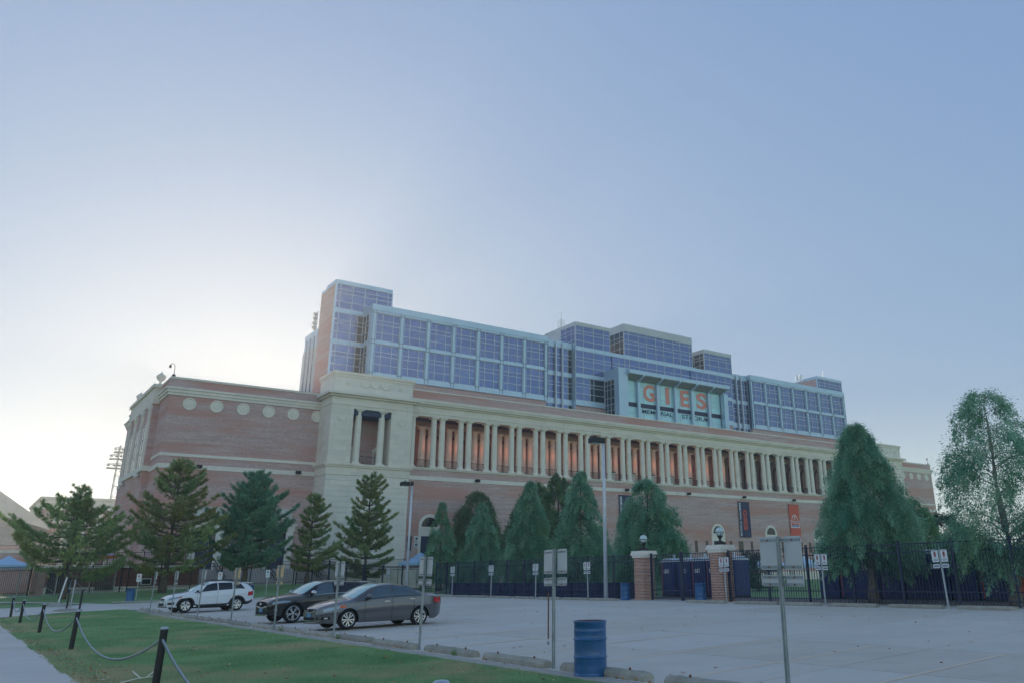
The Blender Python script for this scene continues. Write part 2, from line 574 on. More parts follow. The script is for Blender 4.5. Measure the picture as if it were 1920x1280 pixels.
# driveway from the left into the lot
drive_poly = [(-60, 44.0), (-3.0, 50.2), (2.3, 51.9), (3.8, 53.6), (5.7, 55.7), (8.0, 56.5), (8.98, 56), (8.98, 66.3), (8.05, 67.3), (6.54, 64.8), (2.85, 63.6), (-60, 60.0)]
me = conform(drive_poly, 0.002); me.materials.append(M_SLAB)
drive = struct(O('driveway', me))
path_poly = [(-40, 71.0), (3.0, 72.2), (5.2, 70.6), (7.4, 68.1), (8.3, 67.4), (7.6, 66.4), (6.0, 68.6), (4.6, 70.0), (2.6, 71.2), (-40, 70.0)]
me = conform(path_poly, 0.012, 1.0); me.materials.append(M_WALK)
path = struct(O('path', me))
# strip of pale paving along the foot of the perimeter fence
me = conform([(-40, 76.8), (3.6, 77.9), (10.4, 80.2), (12, 80.6), (12, 81.1), (10.4, 80.8), (3.6, 78.6), (-40, 77.7)], 0.02, 1.0); me.materials.append(M_WALK)
strip = struct(O('fence_footing', me))
# sidewalk in the near left corner
walk = struct(O('sidewalk', MB().box(-1.55, 2.06, -6, 46, -0.08, -0.02).mesh('sidewalk', M_JOINT)))
for k in range(-3, 24):
    y0 = 1.2 + 1.83 * k
    w1 = 2.08 + 0.04 * math.sin(k * 1.7)
    if y0 > 42: break
    slab([(-1.6, y0 + .006), (w1, y0 + .006), (w1, y0 + 1.824), (-1.6, y0 + 1.824)], walk, M_WALK, top=0.01, th=0.03)
for k in range(6):      # the walk bends left at its far end
    x0, y0 = 1.9 - k * 1.0, 43.3 + k * 1.2
    slab([(-1.6 - k * 1.9, 43.29 + k * 1.2 - (.0 if k else 0)), (x0 + .1, y0), (x0 - .9, y0 + 1.19), (-3.5 - k * 1.9, 44.48 + k * 1.2)], walk, M_WALK, top=0.01, th=0.03)
# mulch under the far fence
def mulch():
    mt, t, b = newmat('stone_mulch')
    f = noise(t, 9, 5, 0.8)
    cc = mixc(t, ramp(t, f, 0.35, 0.65), lin((92, 74, 66)), lin((186, 172, 162)))
    t.links.new(cc, b.inputs['Base Color']); b.inputs['Roughness'].default_value = 1
    bump(t, b, f, 1.0, 0.06)
    return mt
me = conform([(30.25, -6), (31.15, -6), (31.15, 61), (30.25, 61)], 0.006); me.materials.append(M_SLAB)
lip = struct(O('lot_edge', me))
me = conform([(31.2, -6), (35.2, -6), (35.2, 40), (31.9, 60), (31.2, 60)], 0.0); me.materials.append(mulch())
mul = struct(O('gravel_bed', me))

# ------------------------------------------------------------------ stadium
XC = 92.35
def mx(x): return 2 * XC - x
def glass_mat(name, col, rough=0.04, var=0.25, metal=0.0, spec=0.5, ior=1.5):
    mt, t, b = newmat(name)
    oi = N(t, 'ShaderNodeObjectInfo')
    c = lin(col)
    cc = mixc(t, ramp(t, oi.outputs['Random'], 0, 1), tuple(x * (1 - var) for x in c), tuple(x * (1 + var) for x in c))
    t.links.new(cc, b.inputs['Base Color'])
    b.inputs['Roughness'].default_value = rough
    b.inputs['Metallic'].default_value = metal
    b.inputs['IOR'].default_value = ior
    b.inputs['Specular IOR Level'].default_value = spec
    return mt
M_GLASS = glass_mat('blue_curtain_glass', (104, 118, 160), 0.05, 0.10, 0.55, 0.7)
M_GLASS_D = glass_mat('dark_teal_glass', (30, 54, 70), 0.06, 0.2, 0.0, 0.6)
M_GLASS_C = glass_mat('sky_reflection_glass', (190, 238, 246), 0.2, 0.05, 0.0, 0.5)  # bright cyan of the reflected sky is put into the diffuse base colour
M_GLASS_W = glass_mat('window_glass', (38, 46, 58), 0.06, 0.2, 0.0, 0.5)
M_PANEL = simple('blue_white_metal_panel', (184, 208, 228), 0.35, 0.25, 0.05, 0.4)
M_PANEL2 = simple('pale_grey_metal_panel', (196, 200, 204), 0.45, 0.1, 0.05, 0.4)
M_MULL = simple('aluminium_mullion', (200, 206, 216), 0.4, 0.3, 0.04)
M_REVEAL = simple('panel_joint', (84, 98, 122), 0.6)
M_NAVY = simple('navy_metal', (42, 52, 84), 0.5)
M_CEIL = simple('navy_ceiling', (58, 70, 96), 0.8)
M_SOFFIT = simple('soffit_metal', (142, 148, 148), 0.5)

S = thing('stadium', 'long red brick stadium facade with a pale stone colonnade and round medallions', 'stadium', (XC, 97.5, 0.4), world=True)

def part(name, mat, fn, parent=S, smooth=False, both=True, label=None):
    """build a part and, mirrored about the middle of the facade, its twin"""
    o = None
    for f in ((lambda x: x), mx) if both else ((lambda x: x),):
        mb = MB(); fn(mb, f)
        if f is mx:
            mb.f = [tuple(reversed(q)) for q in mb.f]
        o = mb.build(name, mat, parent, smooth)
        if label: o['label'] = label
    return o
def B(mb, f, x0, x1, y0, y1, z0, z1):
    a, b = sorted((f(x0), f(x1)))
    n = len(mb.f)
    mb.box(a, b, y0, y1, z0, z1)
    if f is mx:      # boxes come out right without the mirror flip
        for i in range(n, len(mb.f)): mb.f[i] = tuple(reversed(mb.f[i]))

# --- wings
part('wing_wall', M_BRICK, lambda m, f: B(m, f, 16.0, 33.3, 100, 128, 0.2, 23.28))
def coping(m, f):
    B(m, f, 15.9, 33.0, 99.9, 100.5, 23.28, 23.52); B(m, f, 15.9, 16.5, 100.502, 128.1, 23.28, 23.52)
part('coping', M_STONE, coping)
def cornice(m, f):
    for z0, z1, p in ((21.45, 21.75, .16), (21.75, 22.1, .3), (22.1, 22.32, .46)):
        B(m, f, 16 - p, 33.1, 100 - p, 100.3, z0, z1); B(m, f, 16 - p, 16.3, 100.302, 128 + p, z0, z1)
part('cornice', M_STONE_W, cornice)
def band(z0, z1, p):
    def fn(m, f):
        B(m, f, 16 - p, 33.1, 100 - p, 100.2, z0, z1); B(m, f, 16 - p, 16.2, 100.202, 128 + p, z0, z1)
    return fn
part('stone_band', M_STONE_W, band(14.71, 15.03, .07))
part('stone_band', M_STONE_W, band(13.37, 13.88, .09))
part('base_course', M_STONE, band(0.2, 1.5, .12))
md = MB()
md.lathe([(0.0, -.10), (.36, -.10), (.40, -.06), (.52, -.06), (.56, -.13), (.70, -.13), (.72, 0.02)], seg=28, cap=False)
md.v = [(x, z, y) for x, y, z in md.v]
md.f = [tuple(reversed(q)) for q in md.f]
med = md.mesh('medallion', M_STONE_COL, False)
for i in range(6):
    for f in ((lambda x: x), mx):
        O('medallion', med, S, loc=(f(18.19 + i * 2.904), 100, 20.6))
def panels(x0):
    def fn(m, f): B(m, f, x0, x0 + 2.9, 99.93, 100.1, 8.3, 9.4)
    return fn
M_LOUV = simple('carved_panel_stone', (204, 204, 200), 0.85, var=0.1, scale=2.0)
for xd in (20.34, 28.0):
    part('inscription_panel', M_LOUV, panels(xd))
    def frame(m, f, xd=xd):
        B(m, f, xd - .27, xd + .55, 99.75, 100.1, 2.7, 6.9); B(m, f, xd + 2.4, xd + 3.2, 99.75, 100.1, 2.7, 6.9)
        B(m, f, xd - .4, xd + 3.33, 99.68, 100.1, 6.9, 7.5); B(m, f, xd - .55, xd + 3.5, 99.5, 100.1, 7.5, 7.72)
    part('door_surround', M_STONE_W, frame)
    for f in ((lambda x: x), mx):
        a, b = sorted((f(xd + .55), f(xd + 2.4)))
        d = MB().box(a, b, 99.86, 100.05, 2.72, 5.9).build('door', M_NAVY, S)
        MB().box(a, b, 99.90, 100.04, 5.92, 6.88).build('transom', M_GLASS_W, d)
        MB().box((a + b) / 2 - .03, (a + b) / 2 + .03, 99.83, 99.859, 2.8, 5.9).build('stile', M_REVEAL, d)
# --- end pavilion on the side wall
part('pavilion_wall', M_BRICK, lambda m, f: B(m, f, 15.35, 16.1, 105.2, 121.0, 0.2, 21.2))
part('attic', M_STONE, lambda m, f: B(m, f, 15.2, 16.4, 105.0, 121.2, 21.2, 23.1))
part('attic_coping', M_STONE, lambda m, f: B(m, f, 15.0, 16.6, 104.8, 121.4, 23.1, 23.5))
part('sill_course', M_STONE_W, lambda m, f: B(m, f, 15.1, 16.0, 105.0, 121.2, 13.5, 14.1))
for k in range(4):
    y = 106.0 + k * 4.65
    part('pilaster', M_STONE_W, lambda m, f, y=y: (B(m, f, 15.15, 15.349, y - .45, y + .45, 14.1, 20.6), B(m, f, 15.05, 15.347, y - .6, y + .6, 20.6, 21.19)))
    if k < 3:
        for f in ((lambda x: x), mx):
            a, b = sorted((f(15.28), f(15.348)))
            wd = MB().box(a, b, y + 1.2, y + 3.45, 14.2, 18.9).build('tall_window', M_GLASS_W, S)
            fr = MB()
            for yy in (y + 1.08, y + 2.26, y + 3.45): fr.box(a - .04, b + .04, yy, yy + .12, 14.15, 19.0)
            for zz in (15.7, 17.3, 19.0): fr.box(a - .035, b + .035, y + 1.1, y + 3.5, zz, zz + .1)
            fr.build('frame', M_STONE_W, wd)
urn_me = MB().lathe([(.32, 0), (.32, .18), (.14, .3), (.12, .5), (.38, .72), (.52, 1.0), (.5, 1.2), (.3, 1.38), (.12, 1.5), (.1, 1.62), (.02, 1.68)], seg=14).mesh('urn', M_STONE_COL, True)
for y in (105.9, 119.4):
    for f in ((lambda x: x), mx): O('urn', urn_me, S, loc=(f(15.8), y, 23.5))

# --- stone corner towers
part('tower_core', M_STONE, lambda m, f: (B(m, f, 33.12, 43.48, 96.07, 101.5, 0.2, 14.3),))
for k in range(21):
    z0 = 0.3 + k * 0.617
    part('stone_course', M_STONE_W, lambda m, f, z0=z0: B(m, f, 33.05, 43.55, 96.0 , 101.3, z0 + .012, z0 + .605))
part('tower_string', M_STONE, lambda m, f: B(m, f, 32.98, 43.62, 95.93, 101.2, 13.27, 14.2))
part('tower_ledge', M_STONE, lambda m, f: (B(m, f, 32.82, 43.78, 95.77, 101.2, 14.2, 14.4), B(m, f, 32.7, 43.9, 95.65, 101.2, 14.4, 14.62)))
part('tower_pier', M_STONE, lambda m, f: B(m, f, 33.05, 35.84, 96.0, 101.1, 14.62, 21.3))
part('tower_pier', M_STONE, lambda m, f: B(m, f, 40.76, 43.55, 96.0, 101.1, 14.62, 21.3))
part('lintel', M_STONE, lambda m, f: (B(m, f, 33.05, 43.55, 96.0, 101.1, 21.3, 21.66), B(m, f, 32.97, 43.63, 95.92, 101.1, 21.66, 21.78), B(m, f, 33.05, 43.55, 96.0, 101.1, 21.78, 22.62)))
part('tower_cornice', M_STONE, lambda m, f: (B(m, f, 32.75, 43.85, 95.7, 101.2, 22.62, 22.86), B(m, f, 32.4, 44.2, 95.35, 101.2, 22.86, 23.16)))
part('attic_block', M_STONE_W, lambda m, f: B(m, f, 33.15, 43.45, 96.1, 101.0, 23.16, 25.1))
part('attic_cap', M_STONE, lambda m, f: (B(m, f, 33.05, 43.55, 96.0, 101.05, 25.1, 25.4), B(m, f, 32.92, 43.68, 95.88, 101.1, 25.4, 25.74)))
part('niche_wall', M_BRICK, lambda m, f: B(m, f, 35.841, 40.759, 99.4, 99.9, 14.62, 21.299))
part('niche_ceiling', M_CEIL, lambda m, f: B(m, f, 35.845, 40.755, 96.3, 99.39, 20.6, 21.297))
def swag(m, f, x, z, wdt, y, r=.09):
    pts = [(f(x - wdt / 2 + wdt * t), y, z - wdt * .42 * (1 - (2 * t - 1) ** 2)) for t in np.linspace(0, 1, 9)]
    m.tube(pts, [r * (.5 + .8 * (1 - abs(2 * t - 1))) for t in np.linspace(0, 1, 9)], 6)
    for q in (x - wdt / 2, x + wdt / 2): m.tube([(f(q), y, z + .12), (f(q), y, z - wdt * .5)], [r * .9, r * .4], 5)
part('garland', M_STONE_COL, lambda m, f: [swag(m, f, x, 24.6, 1.2, 96.07) for x in (37.1, 38.4, 39.7)])
part('garland', M_STONE_COL, lambda m, f: swag(m, f, 34.45, 20.1, 1.0, 95.98, .07))
part('garland', M_STONE_COL, lambda m, f: swag(m, f, 42.15, 20.1, 1.0, 95.98, .07))
ros = MB().lathe([(.0, -.16), (.12, -.14), (.16, -.05), (.26, -.08), (.3, .02)], seg=12, cap=False)
ros.v = [(x, z, y) for x, y, z in ros.v]; ros.f = [tuple(reversed(q)) for q in ros.f]
rosm = ros.mesh('rosette', M_STONE_COL)
for x in (34.9, 41.8):
    for f in ((lambda x: x), mx): O('rosette', rosm, S, loc=(f(x), 96.1, 24.35))
# small pedimented doorway inside the tower niches
def aed(m, f):
    for x in (36.4, 40.0):
        B(m, f, x - .1, x + .12, 99.2, 99.4, 14.62, 16.6); B(m, f, x + .62, x + .84, 99.2, 99.4, 14.62, 16.6)
        B(m, f, x - .25, x + 1.0, 99.1, 99.4, 16.6, 16.85)
        m.prism([(f(x - .3), 16.85), (f(x + 1.05), 16.85), (f(x + .37), 17.4)], 'y', 99.1, 99.4)
part('aedicule', M_STONE_W, aed)

# --- columns
def column_prof(h, r):
    return [(r * 1.32, 0), (r * 1.32, .16), (r * 1.25, .2), (r * 1.28, .28), (r * 1.12, .36), (r, .42), (r * 1.0, .5), (r * 1.0, h * .35), (r * .95, h * .7), (r * .87, h - .55), (r * .93, h - .52), (r * .93, h - .46), (r * .87, h - .44), (r * .9, h - .34), (r * 1.12, h - .2), (r * 1.2, h - .17)]
def column_mesh(h, r, seg=22):
    m = MB().lathe(column_prof(h, r), seg=seg)
    q = r * 1.24
    m.box(-q, q, -q, q, h - .17, h)
    m.box(-r * 1.36, r * 1.36, -r * 1.36, r * 1.36, -.02, .13)
    return m.mesh('column', M_STONE_COL)
YC = 97.5
colm = column_mesh(6.64, .41)
PAIR = [XC - 0.05 + 4.005 * k for k in range(-11, 12)]
colx = [43.98 + .62]
for p in PAIR: colx += [p - .62, p + .62]
colx += [mx(44.6)]
for x in colx:
    O('column', colm, S, loc=(x, YC + .62, 14.98))
tcol = column_mesh(6.7, .42)
for x in (36.72, 39.72):
    for f in ((lambda x: x), mx): O('column', tcol, S, loc=(f(x), 96.62, 14.62))
# inner row of columns of the loggia
icol = column_mesh(5.95, .44)
bays = [44.6 - .62 - .65 + 4.005 * 0] + []
for p in PAIR:
    for s in (-.62, .62):
        O('inner_column', icol, S, loc=(p + s, 101.5, 14.98))
# --- middle wall
X0, X1 = 43.56, mx(43.56)
def mid(name, mat, y0, y1, z0, z1, a=X0, b=X1):
    return MB().box(a, b, y0, y1, z0, z1).build(name, mat, S)
mid('lower_wall', M_BRICK, YC, 101.2, 0.2, 14.68)
mid('stone_band', M_STONE_W, YC - .09, YC + .1, 13.38, 13.88)
mid('base_course', M_STONE, YC - .12, YC + .1, 0.2, 1.6)
mid('loggia_floor', M_STONE, YC - .12, 104.2, 14.68, 14.84)
mid('loggia_ledge', M_STONE, YC - .24, 104.1, 14.84, 14.98)
mid('loggia_wall', M_BRICK, 104.0, 104.4, 14.98, 21.7)
mid('loggia_ceiling', M_CEIL, YC + 1.15, 104.0, 21.66, 21.9)
mid('inner_beam', M_BRICK, 101.15, 101.85, 20.93, 21.64)
mid('architrave', M_STONE, YC + .05, YC + 1.14, 21.62, 22.0)
mid('fillet', M_STONE, YC - .04, YC + 1.1, 22.0, 22.1)
mid('frieze', M_STONE, YC + .05, YC + 1.1, 22.1, 22.9)
mid('cornice', M_STONE, YC - .18, YC + 1.1, 22.9, 23.12)
mid('cornice', M_STONE, YC - .5, YC + 1.1, 23.12, 23.36)
mid('cornice', M_STONE, YC - .62, YC + 1.0, 23.36, 23.72)
mid('parapet', M_BRICK, YC + .1, YC + .6, 23.72, 24.9)
mid('parapet_coping', M_STONE_W, YC + .02, YC + .7, 24.9, 25.06)
mid('roof', M_STONE, YC + .6, 112.0, 24.2, 24.5)
# brick arches on the back wall of the loggia
ar = MB()
def arch_poly(w2, zs, z0, n=10):
    return [(-w2, z0)] + [(w2 * math.cos(math.pi - math.pi * i / n), zs + w2 * math.sin(math.pi * i / n)) for i in range(n + 1)] + [(w2, z0)]
outer = arch_poly(1.36, 4.2, 0); inner = arch_poly(1.1, 4.2, 0)
k = len(outer)
for i in range(k - 1):
    a, b, c, d = outer[i], outer[i + 1], inner[i + 1], inner[i]
    ar.quad((a[0], -.25, a[1]), (d[0], -.25, d[1]), (c[0], -.25, c[1]), (b[0], -.25, b[1]))
    ar.quad((d[0], -.25, d[1]), (d[0], .0, d[1]), (c[0], .0, c[1]), (c[0], -.25, c[1]))
    ar.quad((a[0], 0, a[1]), (a[0], -.25, a[1]), (b[0], -.25, b[1]), (b[0], 0, b[1]))
arm = ar.mesh('arch', M_BRICK_D)
bayx = [PAIR[0] - 2.0] + [p + 2.0 for p in PAIR]
for x in bayx: O('arch', arm, S, loc=(x, 103.995, 14.98))
# lit orange lanterns between the inner columns of the left half
M_LIT = simple('lit_lantern', (240, 120, 80), .5)
M_LIT.node_tree.nodes['Principled BSDF'].inputs['Emission Color'].default_value = (1.0, .25, .10, 1)
M_LIT.node_tree.nodes['Principled BSDF'].inputs['Emission Strength'].default_value = 0.6
lanm = MB().lathe([(.0, -.14), (.1, -.1), (.12, .1), (.0, .16)], seg=8).mesh('lantern', M_LIT, True)
for k, p in enumerate(PAIR[:15]):
    O('lantern', lanm, S, loc=(p, 102.4, 18.6))
    ld = bpy.data.lights.new('lantern_light', 'POINT'); ld.energy = 7; ld.color = (1.0, .26, .12); ld.shadow_soft_size = .3
    lo = bpy.data.objects.new('lantern_light', ld); COL.objects.link(lo); lo.location = (p, 100.2, 18.4)
# railings between the columns
def rail_mesh(wd):
    m = MB()
    for z in (.12, 1.02): m.box(-wd / 2, wd / 2, -.025, .025, z, z + .05)
    n = max(2, int(wd / .16))
    for i in range(n + 1):
        x = -wd / 2 + wd * i / n
        m.box(x - .014, x + .014, -.014, .014, .0, 1.02)
    return m.mesh('railing', M_BLACK)
rl = rail_mesh(1.9); rs = rail_mesh(.46); rt = rail_mesh(1.9)
for x in bayx: O('railing', rl, S, loc=(x, YC + .5, 14.98))
for p in PAIR: O('railing', rs, S, loc=(p, YC + .5, 14.98))
for f in ((lambda x: x), mx):
    O('railing', rt, S, loc=(f(38.22), 96.6, 14.62))
# pale service cabinets that stand in some bays of the loggia
cab = MB().box(-.42, .42, -.3, .3, 0, 1.25).mesh('cabinet', M_STONE_W)
cabt = MB().box(-.5, .5, -.36, .36, 1.26, 1.4).mesh('cabinet_top', M_BLACK)
cabl = MB().lathe([(.02, 1.4), (.03, 1.7), (.13, 1.78), (.16, 1.92), (.1, 2.05), (.0, 2.08)], seg=8).mesh('globe', M_WHITE_PL, True)
for i, k in enumerate((8, 9, 10, 11, 12)):
    c = thing('service_cabinet', ['pale cabinet in the colonnade, leftmost of the five with a white globe', 'pale cabinet in the colonnade, second from the left of five', 'pale cabinet in the colonnade, middle one of five', 'pale cabinet in the colonnade, fourth from the left of five', 'pale cabinet in the colonnade, rightmost of the five'][i], 'cabinet', (bayx[k] - .55, YC + 1.0, 14.98), 0, 'cabinets in the colonnade')
    O('cabinet_body', cab, c); O('top', cabt, c); O('globe', cabl, c, loc=(-.3, 0, 0))

# --- arched ground-floor windows and slit windows
archx = [XC + 6.42 + 12.85 * k for k in range(-4, 4)]
surr = MB()
o1 = arch_poly(1.5, 3.55, 0, 14); i1 = arch_poly(1.12, 3.55, 0, 14)
k = len(o1)
for i in range(k - 1):
    a, b, c, d = o1[i], o1[i + 1], i1[i + 1], i1[i]
    surr.quad((a[0], -.14, a[1]), (b[0], -.14, b[1]), (c[0], -.14, c[1]), (d[0], -.14, d[1]))
    surr.quad((d[0], -.14, d[1]), (c[0], -.14, c[1]), (c[0], .0, c[1]), (d[0], 0, d[1]))
    surr.quad((a[0], 0, a[1]), (b[0], 0, b[1]), (b[0], -.14, b[1]), (a[0], -.14, a[1]))
surr.box(-1.11, 1.11, -.1, .02, 3.2, 3.5); surr.box(-1.11, 1.11, -.07, .02, 2.35, 3.2)
surm = surr.mesh('window_surround', M_STONE_W)
pa = MB().poly([(p[0], -.03, p[1]) for p in [(1.11 * math.cos(math.pi * i / 14), 3.52 + 1.11 * math.sin(math.pi * i / 14)) for i in range(15)]])
pam = pa.mesh('pane', M_GLASS_W)
drm = MB().box(-1.1, 1.1, -.05, .0, -3.6, 2.34).mesh('door', M_NAVY)
barm = MB()
for z in (3.8, 4.1, 4.4): barm.box(-math.sqrt(max(0, 1.11 ** 2 - (z - 3.52) ** 2)), math.sqrt(max(0, 1.11 ** 2 - (z - 3.52) ** 2)), -.06, -.031, z, z + .04)
for a in (-.55, 0, .55): barm.box(a - .02, a + .02, -.055, -.031, 3.52, 3.5 + math.sqrt(1.11 ** 2 - a * a))
barm = barm.mesh('glazing_bar', M_BLACK)
for x in archx:
    s_ = O('arched_window', surm, S, loc=(x, YC, 4.15))
    O('pane', pam, s_); O('door', drm, s_); O('glazing_bar', barm, s_)
slm = MB().box(-.3, .3, -.02, .05, 4.75, 6.5).mesh('slit_window', M_GLASS_W)
for x in archx:
    for dx in (-7.3, -4.95, -2.6, 2.9, 5.0):
        if X0 + 1 < x + dx < X1 - 1: O('slit_window', slm, S, loc=(x + dx, YC, 0))
# floodlights on the stone band
fl = MB(); fl.box(-.28, .28, -.5, -.12, 13.5, 13.85); fl.box(-.06, .06, -.12, .02, 13.55, 13.75)
flm = fl.mesh('floodlight', M_DARK)
for k in range(-3, 4): O('floodlight', flm, S, loc=(XC + 12.85 * k + .1, YC - .09, 0))
for x in (20.06, 31.03):
    for f in ((lambda x: x), mx): O('floodlight', flm, S, loc=(f(x), 99.91, 0))
# white cameras on the end wall
for y in (107.0, 117.6):
    m_ = MB().lathe([(0, 0), (.3, .05), (.34, .25), (.2, .42), (0, .46)], seg=10)
    m_.build('dome_camera', M_WHITE, S, True, loc=(15.05, y, 12.9))
# curved camera arms on the wing corners
for f, s in (((lambda x: x), 1), (mx, -1)):
    x = f(16.2)
    m_ = MB().tube([(x, 100.3, 23.5), (x, 100.3, 24.6), (x - .05, 100.25, 24.85), (x - .25, 100.2, 25.0), (x - .5, 100.1, 24.9)], .04, 6)
    m_.lathe([(.0, 24.45), (.14, 24.5), (.14, 24.7), (.05, 24.85)], x - .52, 100.1, 8)
    m_.box(x - .16, x + .16, 100.14, 100.46, 23.5, 23.8)
    m_.build('camera_arm', M_BLACK, S)

# ------------------------------------------------------------------ glass block above the colonnade
Gt = thing('glass_building', 'stepped block of blue glass and pale metal rising behind the colonnade', 'building', (XC, 106, 24.5), world=True)
paneb = MB().box(-.5, .5, -.5, .5, -.5, .5).mesh('pane', M_GLASS)
def pane_mesh(mat): 
    me = paneb.copy(); me.materials.clear(); me.materials.append(mat); return me
PANE = {M_GLASS.name: paneb, M_GLASS_D.name: pane_mesh(M_GLASS_D), M_GLASS_C.name: pane_mesh(M_GLASS_C)}
NP = [0]
def wall_panes(name, axis, c, us, zs, mat=M_GLASS, mull=.045, parent=Gt, skip=None, joined=False, dark=None, mproud=.05, mmat=None):
    """glazed field in the plane axis=c; us along the wall, zs up. A part whose panes and mullions are sub-parts."""
    u0, u1, z0, z1 = us[0], us[-1], zs[0], zs[-1]
    back = MB()
    if axis == 'y': back.box(u0, u1, c + .12, c + .2, z0, z1)
    else: back.box(c + .12, c + .2, u0, u1, z0, z1)
    wo = back.build(name, M_REVEAL, parent)
    jm = MB()
    for i in range(len(us) - 1):
        for j in range(len(zs) - 1):
            if skip and skip(i, j): continue
            a, b, d, e = us[i] + mull / 2, us[i + 1] - mull / 2, zs[j] + mull / 2, zs[j + 1] - mull / 2
            mt_ = dark if (dark and i in dark[1]) else mat
            mt = mt_ if not isinstance(mt_, tuple) else mt_[0]
            if dark and i in dark[1]: mt = dark[0]
            if joined:
                if axis == 'y': jm.box(a, b, c + .03, c + .06, d, e)
                else: jm.box(c + .03, c + .06, a, b, d, e)
                continue
            if axis == 'y':
                O('pane', PANE[mt.name], wo, loc=((a + b) / 2, c + .045, (d + e) / 2), scale=(b - a, .03, e - d), rot=(random.gauss(0, .0035), 0, random.gauss(0, .0035)))
            else:
                O('pane', PANE[mt.name], wo, loc=(c + .045, (a + b) / 2, (d + e) / 2), scale=(.03, b - a, e - d), rot=(0, random.gauss(0, .0035), random.gauss(0, .0035)))
            NP[0] += 1
    if joined:
        o = jm.build('pane', mat, wo); o['kind'] = 'stuff'
    mm = MB()
    for i, u in enumerate(us):
        if axis == 'y': mm.box(u - mull, u + mull, c - mproud, c + .1, z0, z1)
        else: mm.box(c - mproud, c + .1, u - mull, u + mull, z0, z1)
    for z in zs:
        if axis == 'y': mm.box(u0, u1, c - mproud + .012, c + .097, z - mull, z + mull)
        else: mm.box(c - mproud + .012, c + .097, u0, u1, z - mull, z + mull)
    mm.build('mullion_grid', mmat or M_MULL, wo)
    return wo
def gpart(name, mat, x0, x1, y0, y1, z0, z1):
    a, b = sorted((x0, x1))
    return MB().box(a, b, y0, y1, z0, z1).build(name, mat, Gt)
FLO = [(28.0, 31.93), (32.48, 36.3)]
def rows(z0, z1):
    h = z1 - z0
    return [z0, z0 + .285 * h, z0 + .58 * h, z0 + .73 * h, z1]
for side, f in (('l', lambda x: x), ('r', mx)):
    J = side == 'r'
    # end tower
    gpart('tower_body', M_BRICK, f(35.8), f(44.1), 106.75, 112.5, 24.5, 40.62)
    gpart('tower_edge', M_PANEL, f(35.72), f(35.9), 106.42, 106.749, 24.5, 40.62)
    gpart('tower_edge', M_PANEL, f(44.02), f(44.16), 106.42, 106.749, 24.5, 40.62)
    gpart('tower_roof', M_PANEL, f(35.68), f(44.05), 106.36, 110.2, 40.62, 41.2)
    gpart('tower_roof', M_PANEL, f(35.78), f(44.0), 110.21, 112.6, 40.62, 40.95)
    us = [35.9, 36.43, 38.21, 39.98, 41.73, 43.49, 44.02]
    usx = sorted(f(u) for u in us)
    hid = (lambda i, j: False)
    wall_panes('tower_glazing', 'y', 106.5, usx, [37.09, 38.11, 39.3, 39.92, 40.62], joined=J)
    gpart('spandrel', M_PANEL, f(35.9), f(44.02), 106.45, 106.74, 36.5, 37.05)
    lo = [35.9, 36.43, 38.21, 39.2, 40.02]
    wall_panes('tower_glazing', 'y', 106.5, sorted(f(u) for u in lo), rows(32.63, 36.5), joined=J, dark=(M_GLASS_D, {3} if not J else {0}))
    gpart('spandrel', M_PANEL, f(35.9), f(40.02), 106.45, 106.74, 32.06, 32.59)
    wall_panes('tower_glazing', 'y', 106.5, sorted(f(u) for u in lo), rows(28.1, 32.04), joined=J, dark=(M_GLASS_D, {3} if not J else {0}))
    gpart('tower_foot', M_PANEL, f(35.9), f(40.02), 106.45, 106.74, 24.5, 28.05)
    # long box with seven bays
    gpart('box_body', M_BRICK, f(40.05), f(68.98), 103.4, 112.0, 24.5, 27.2)
    gpart('box_core', M_REVEAL, f(40.2), f(68.9), 103.5, 112.0, 27.2, 37.3)
    gpart('roof_fascia', M_PANEL, f(39.93), f(69.05), 103.06, 112.0, 36.62, 37.5)
    gpart('sill_fascia', M_PANEL, f(39.99), f(69.0), 103.12, 103.52, 27.2, 27.96)
    gpart('middle_fascia', M_PANEL, f(39.99), f(69.0), 103.12, 103.52, 31.95, 32.46)
    gpart('head_fascia', M_PANEL, f(39.99), f(69.0), 103.12, 103.52, 36.32, 36.6)
    L = [40.72 + 4.065 * i for i in range(7)]
    edges = [39.99] + sum([[a, a + 3.39] for a in L], []) + [69.0]
    for i in range(0, 16, 2):
        for z0, z1 in ((27.965, 31.945), (32.465, 36.315)):
            gpart('pier_panel', M_PANEL, f(edges[i]), f(edges[i + 1]), 103.12, 103.5, z0, z1)
        xm = f((edges[i] + edges[i + 1]) / 2)
        jm = MB()
        for dx in (-.24, .24):
            jm.box(xm + dx - .03, xm + dx + .03, 103.095, 103.119, 27.3, 36.6)
        for zz in (31.9, 32.44, 36.28, 36.6, 27.9): jm.box(xm - .4, xm + .4, 103.09, 103.118, zz - .035, zz + .035)
        jm.build('panel_joint', M_REVEAL, Gt)
    for a in L:
        us = sorted(f(u) for u in (a, a + .91, a + 2.46, a + 3.39))
        for z0, z1 in FLO:
            wall_panes('bay_window', 'y', 103.34, us, rows(z0, z1), joined=J)
    # return of the box towards the tower
    xs = f(39.99)
    if side == 'l':
        gpart('return_panel', M_PANEL, 39.99, 40.19, 103.53, 104.1, 27.2, 36.6)
        for z0, z1 in ((27.2, 27.96), (31.95, 32.46), (36.32, 36.6)): gpart('return_panel', M_PANEL, 39.97, 40.19, 104.11, 106.44, z0, z1)
        for z0, z1 in FLO: wall_panes('return_glazing', 'x', 40.0, [104.12, 105.3, 106.4], rows(z0, z1), M_GLASS_D)
    # recessed link between the box and the middle block
    gpart('link_core', M_REVEAL, f(69.01), f(74.39), 104.2, 112.0, 24.5, 37.0)
    gpart('link_fascia', M_PANEL, f(69.06), f(74.36), 103.9, 112.0, 36.35, 37.35)
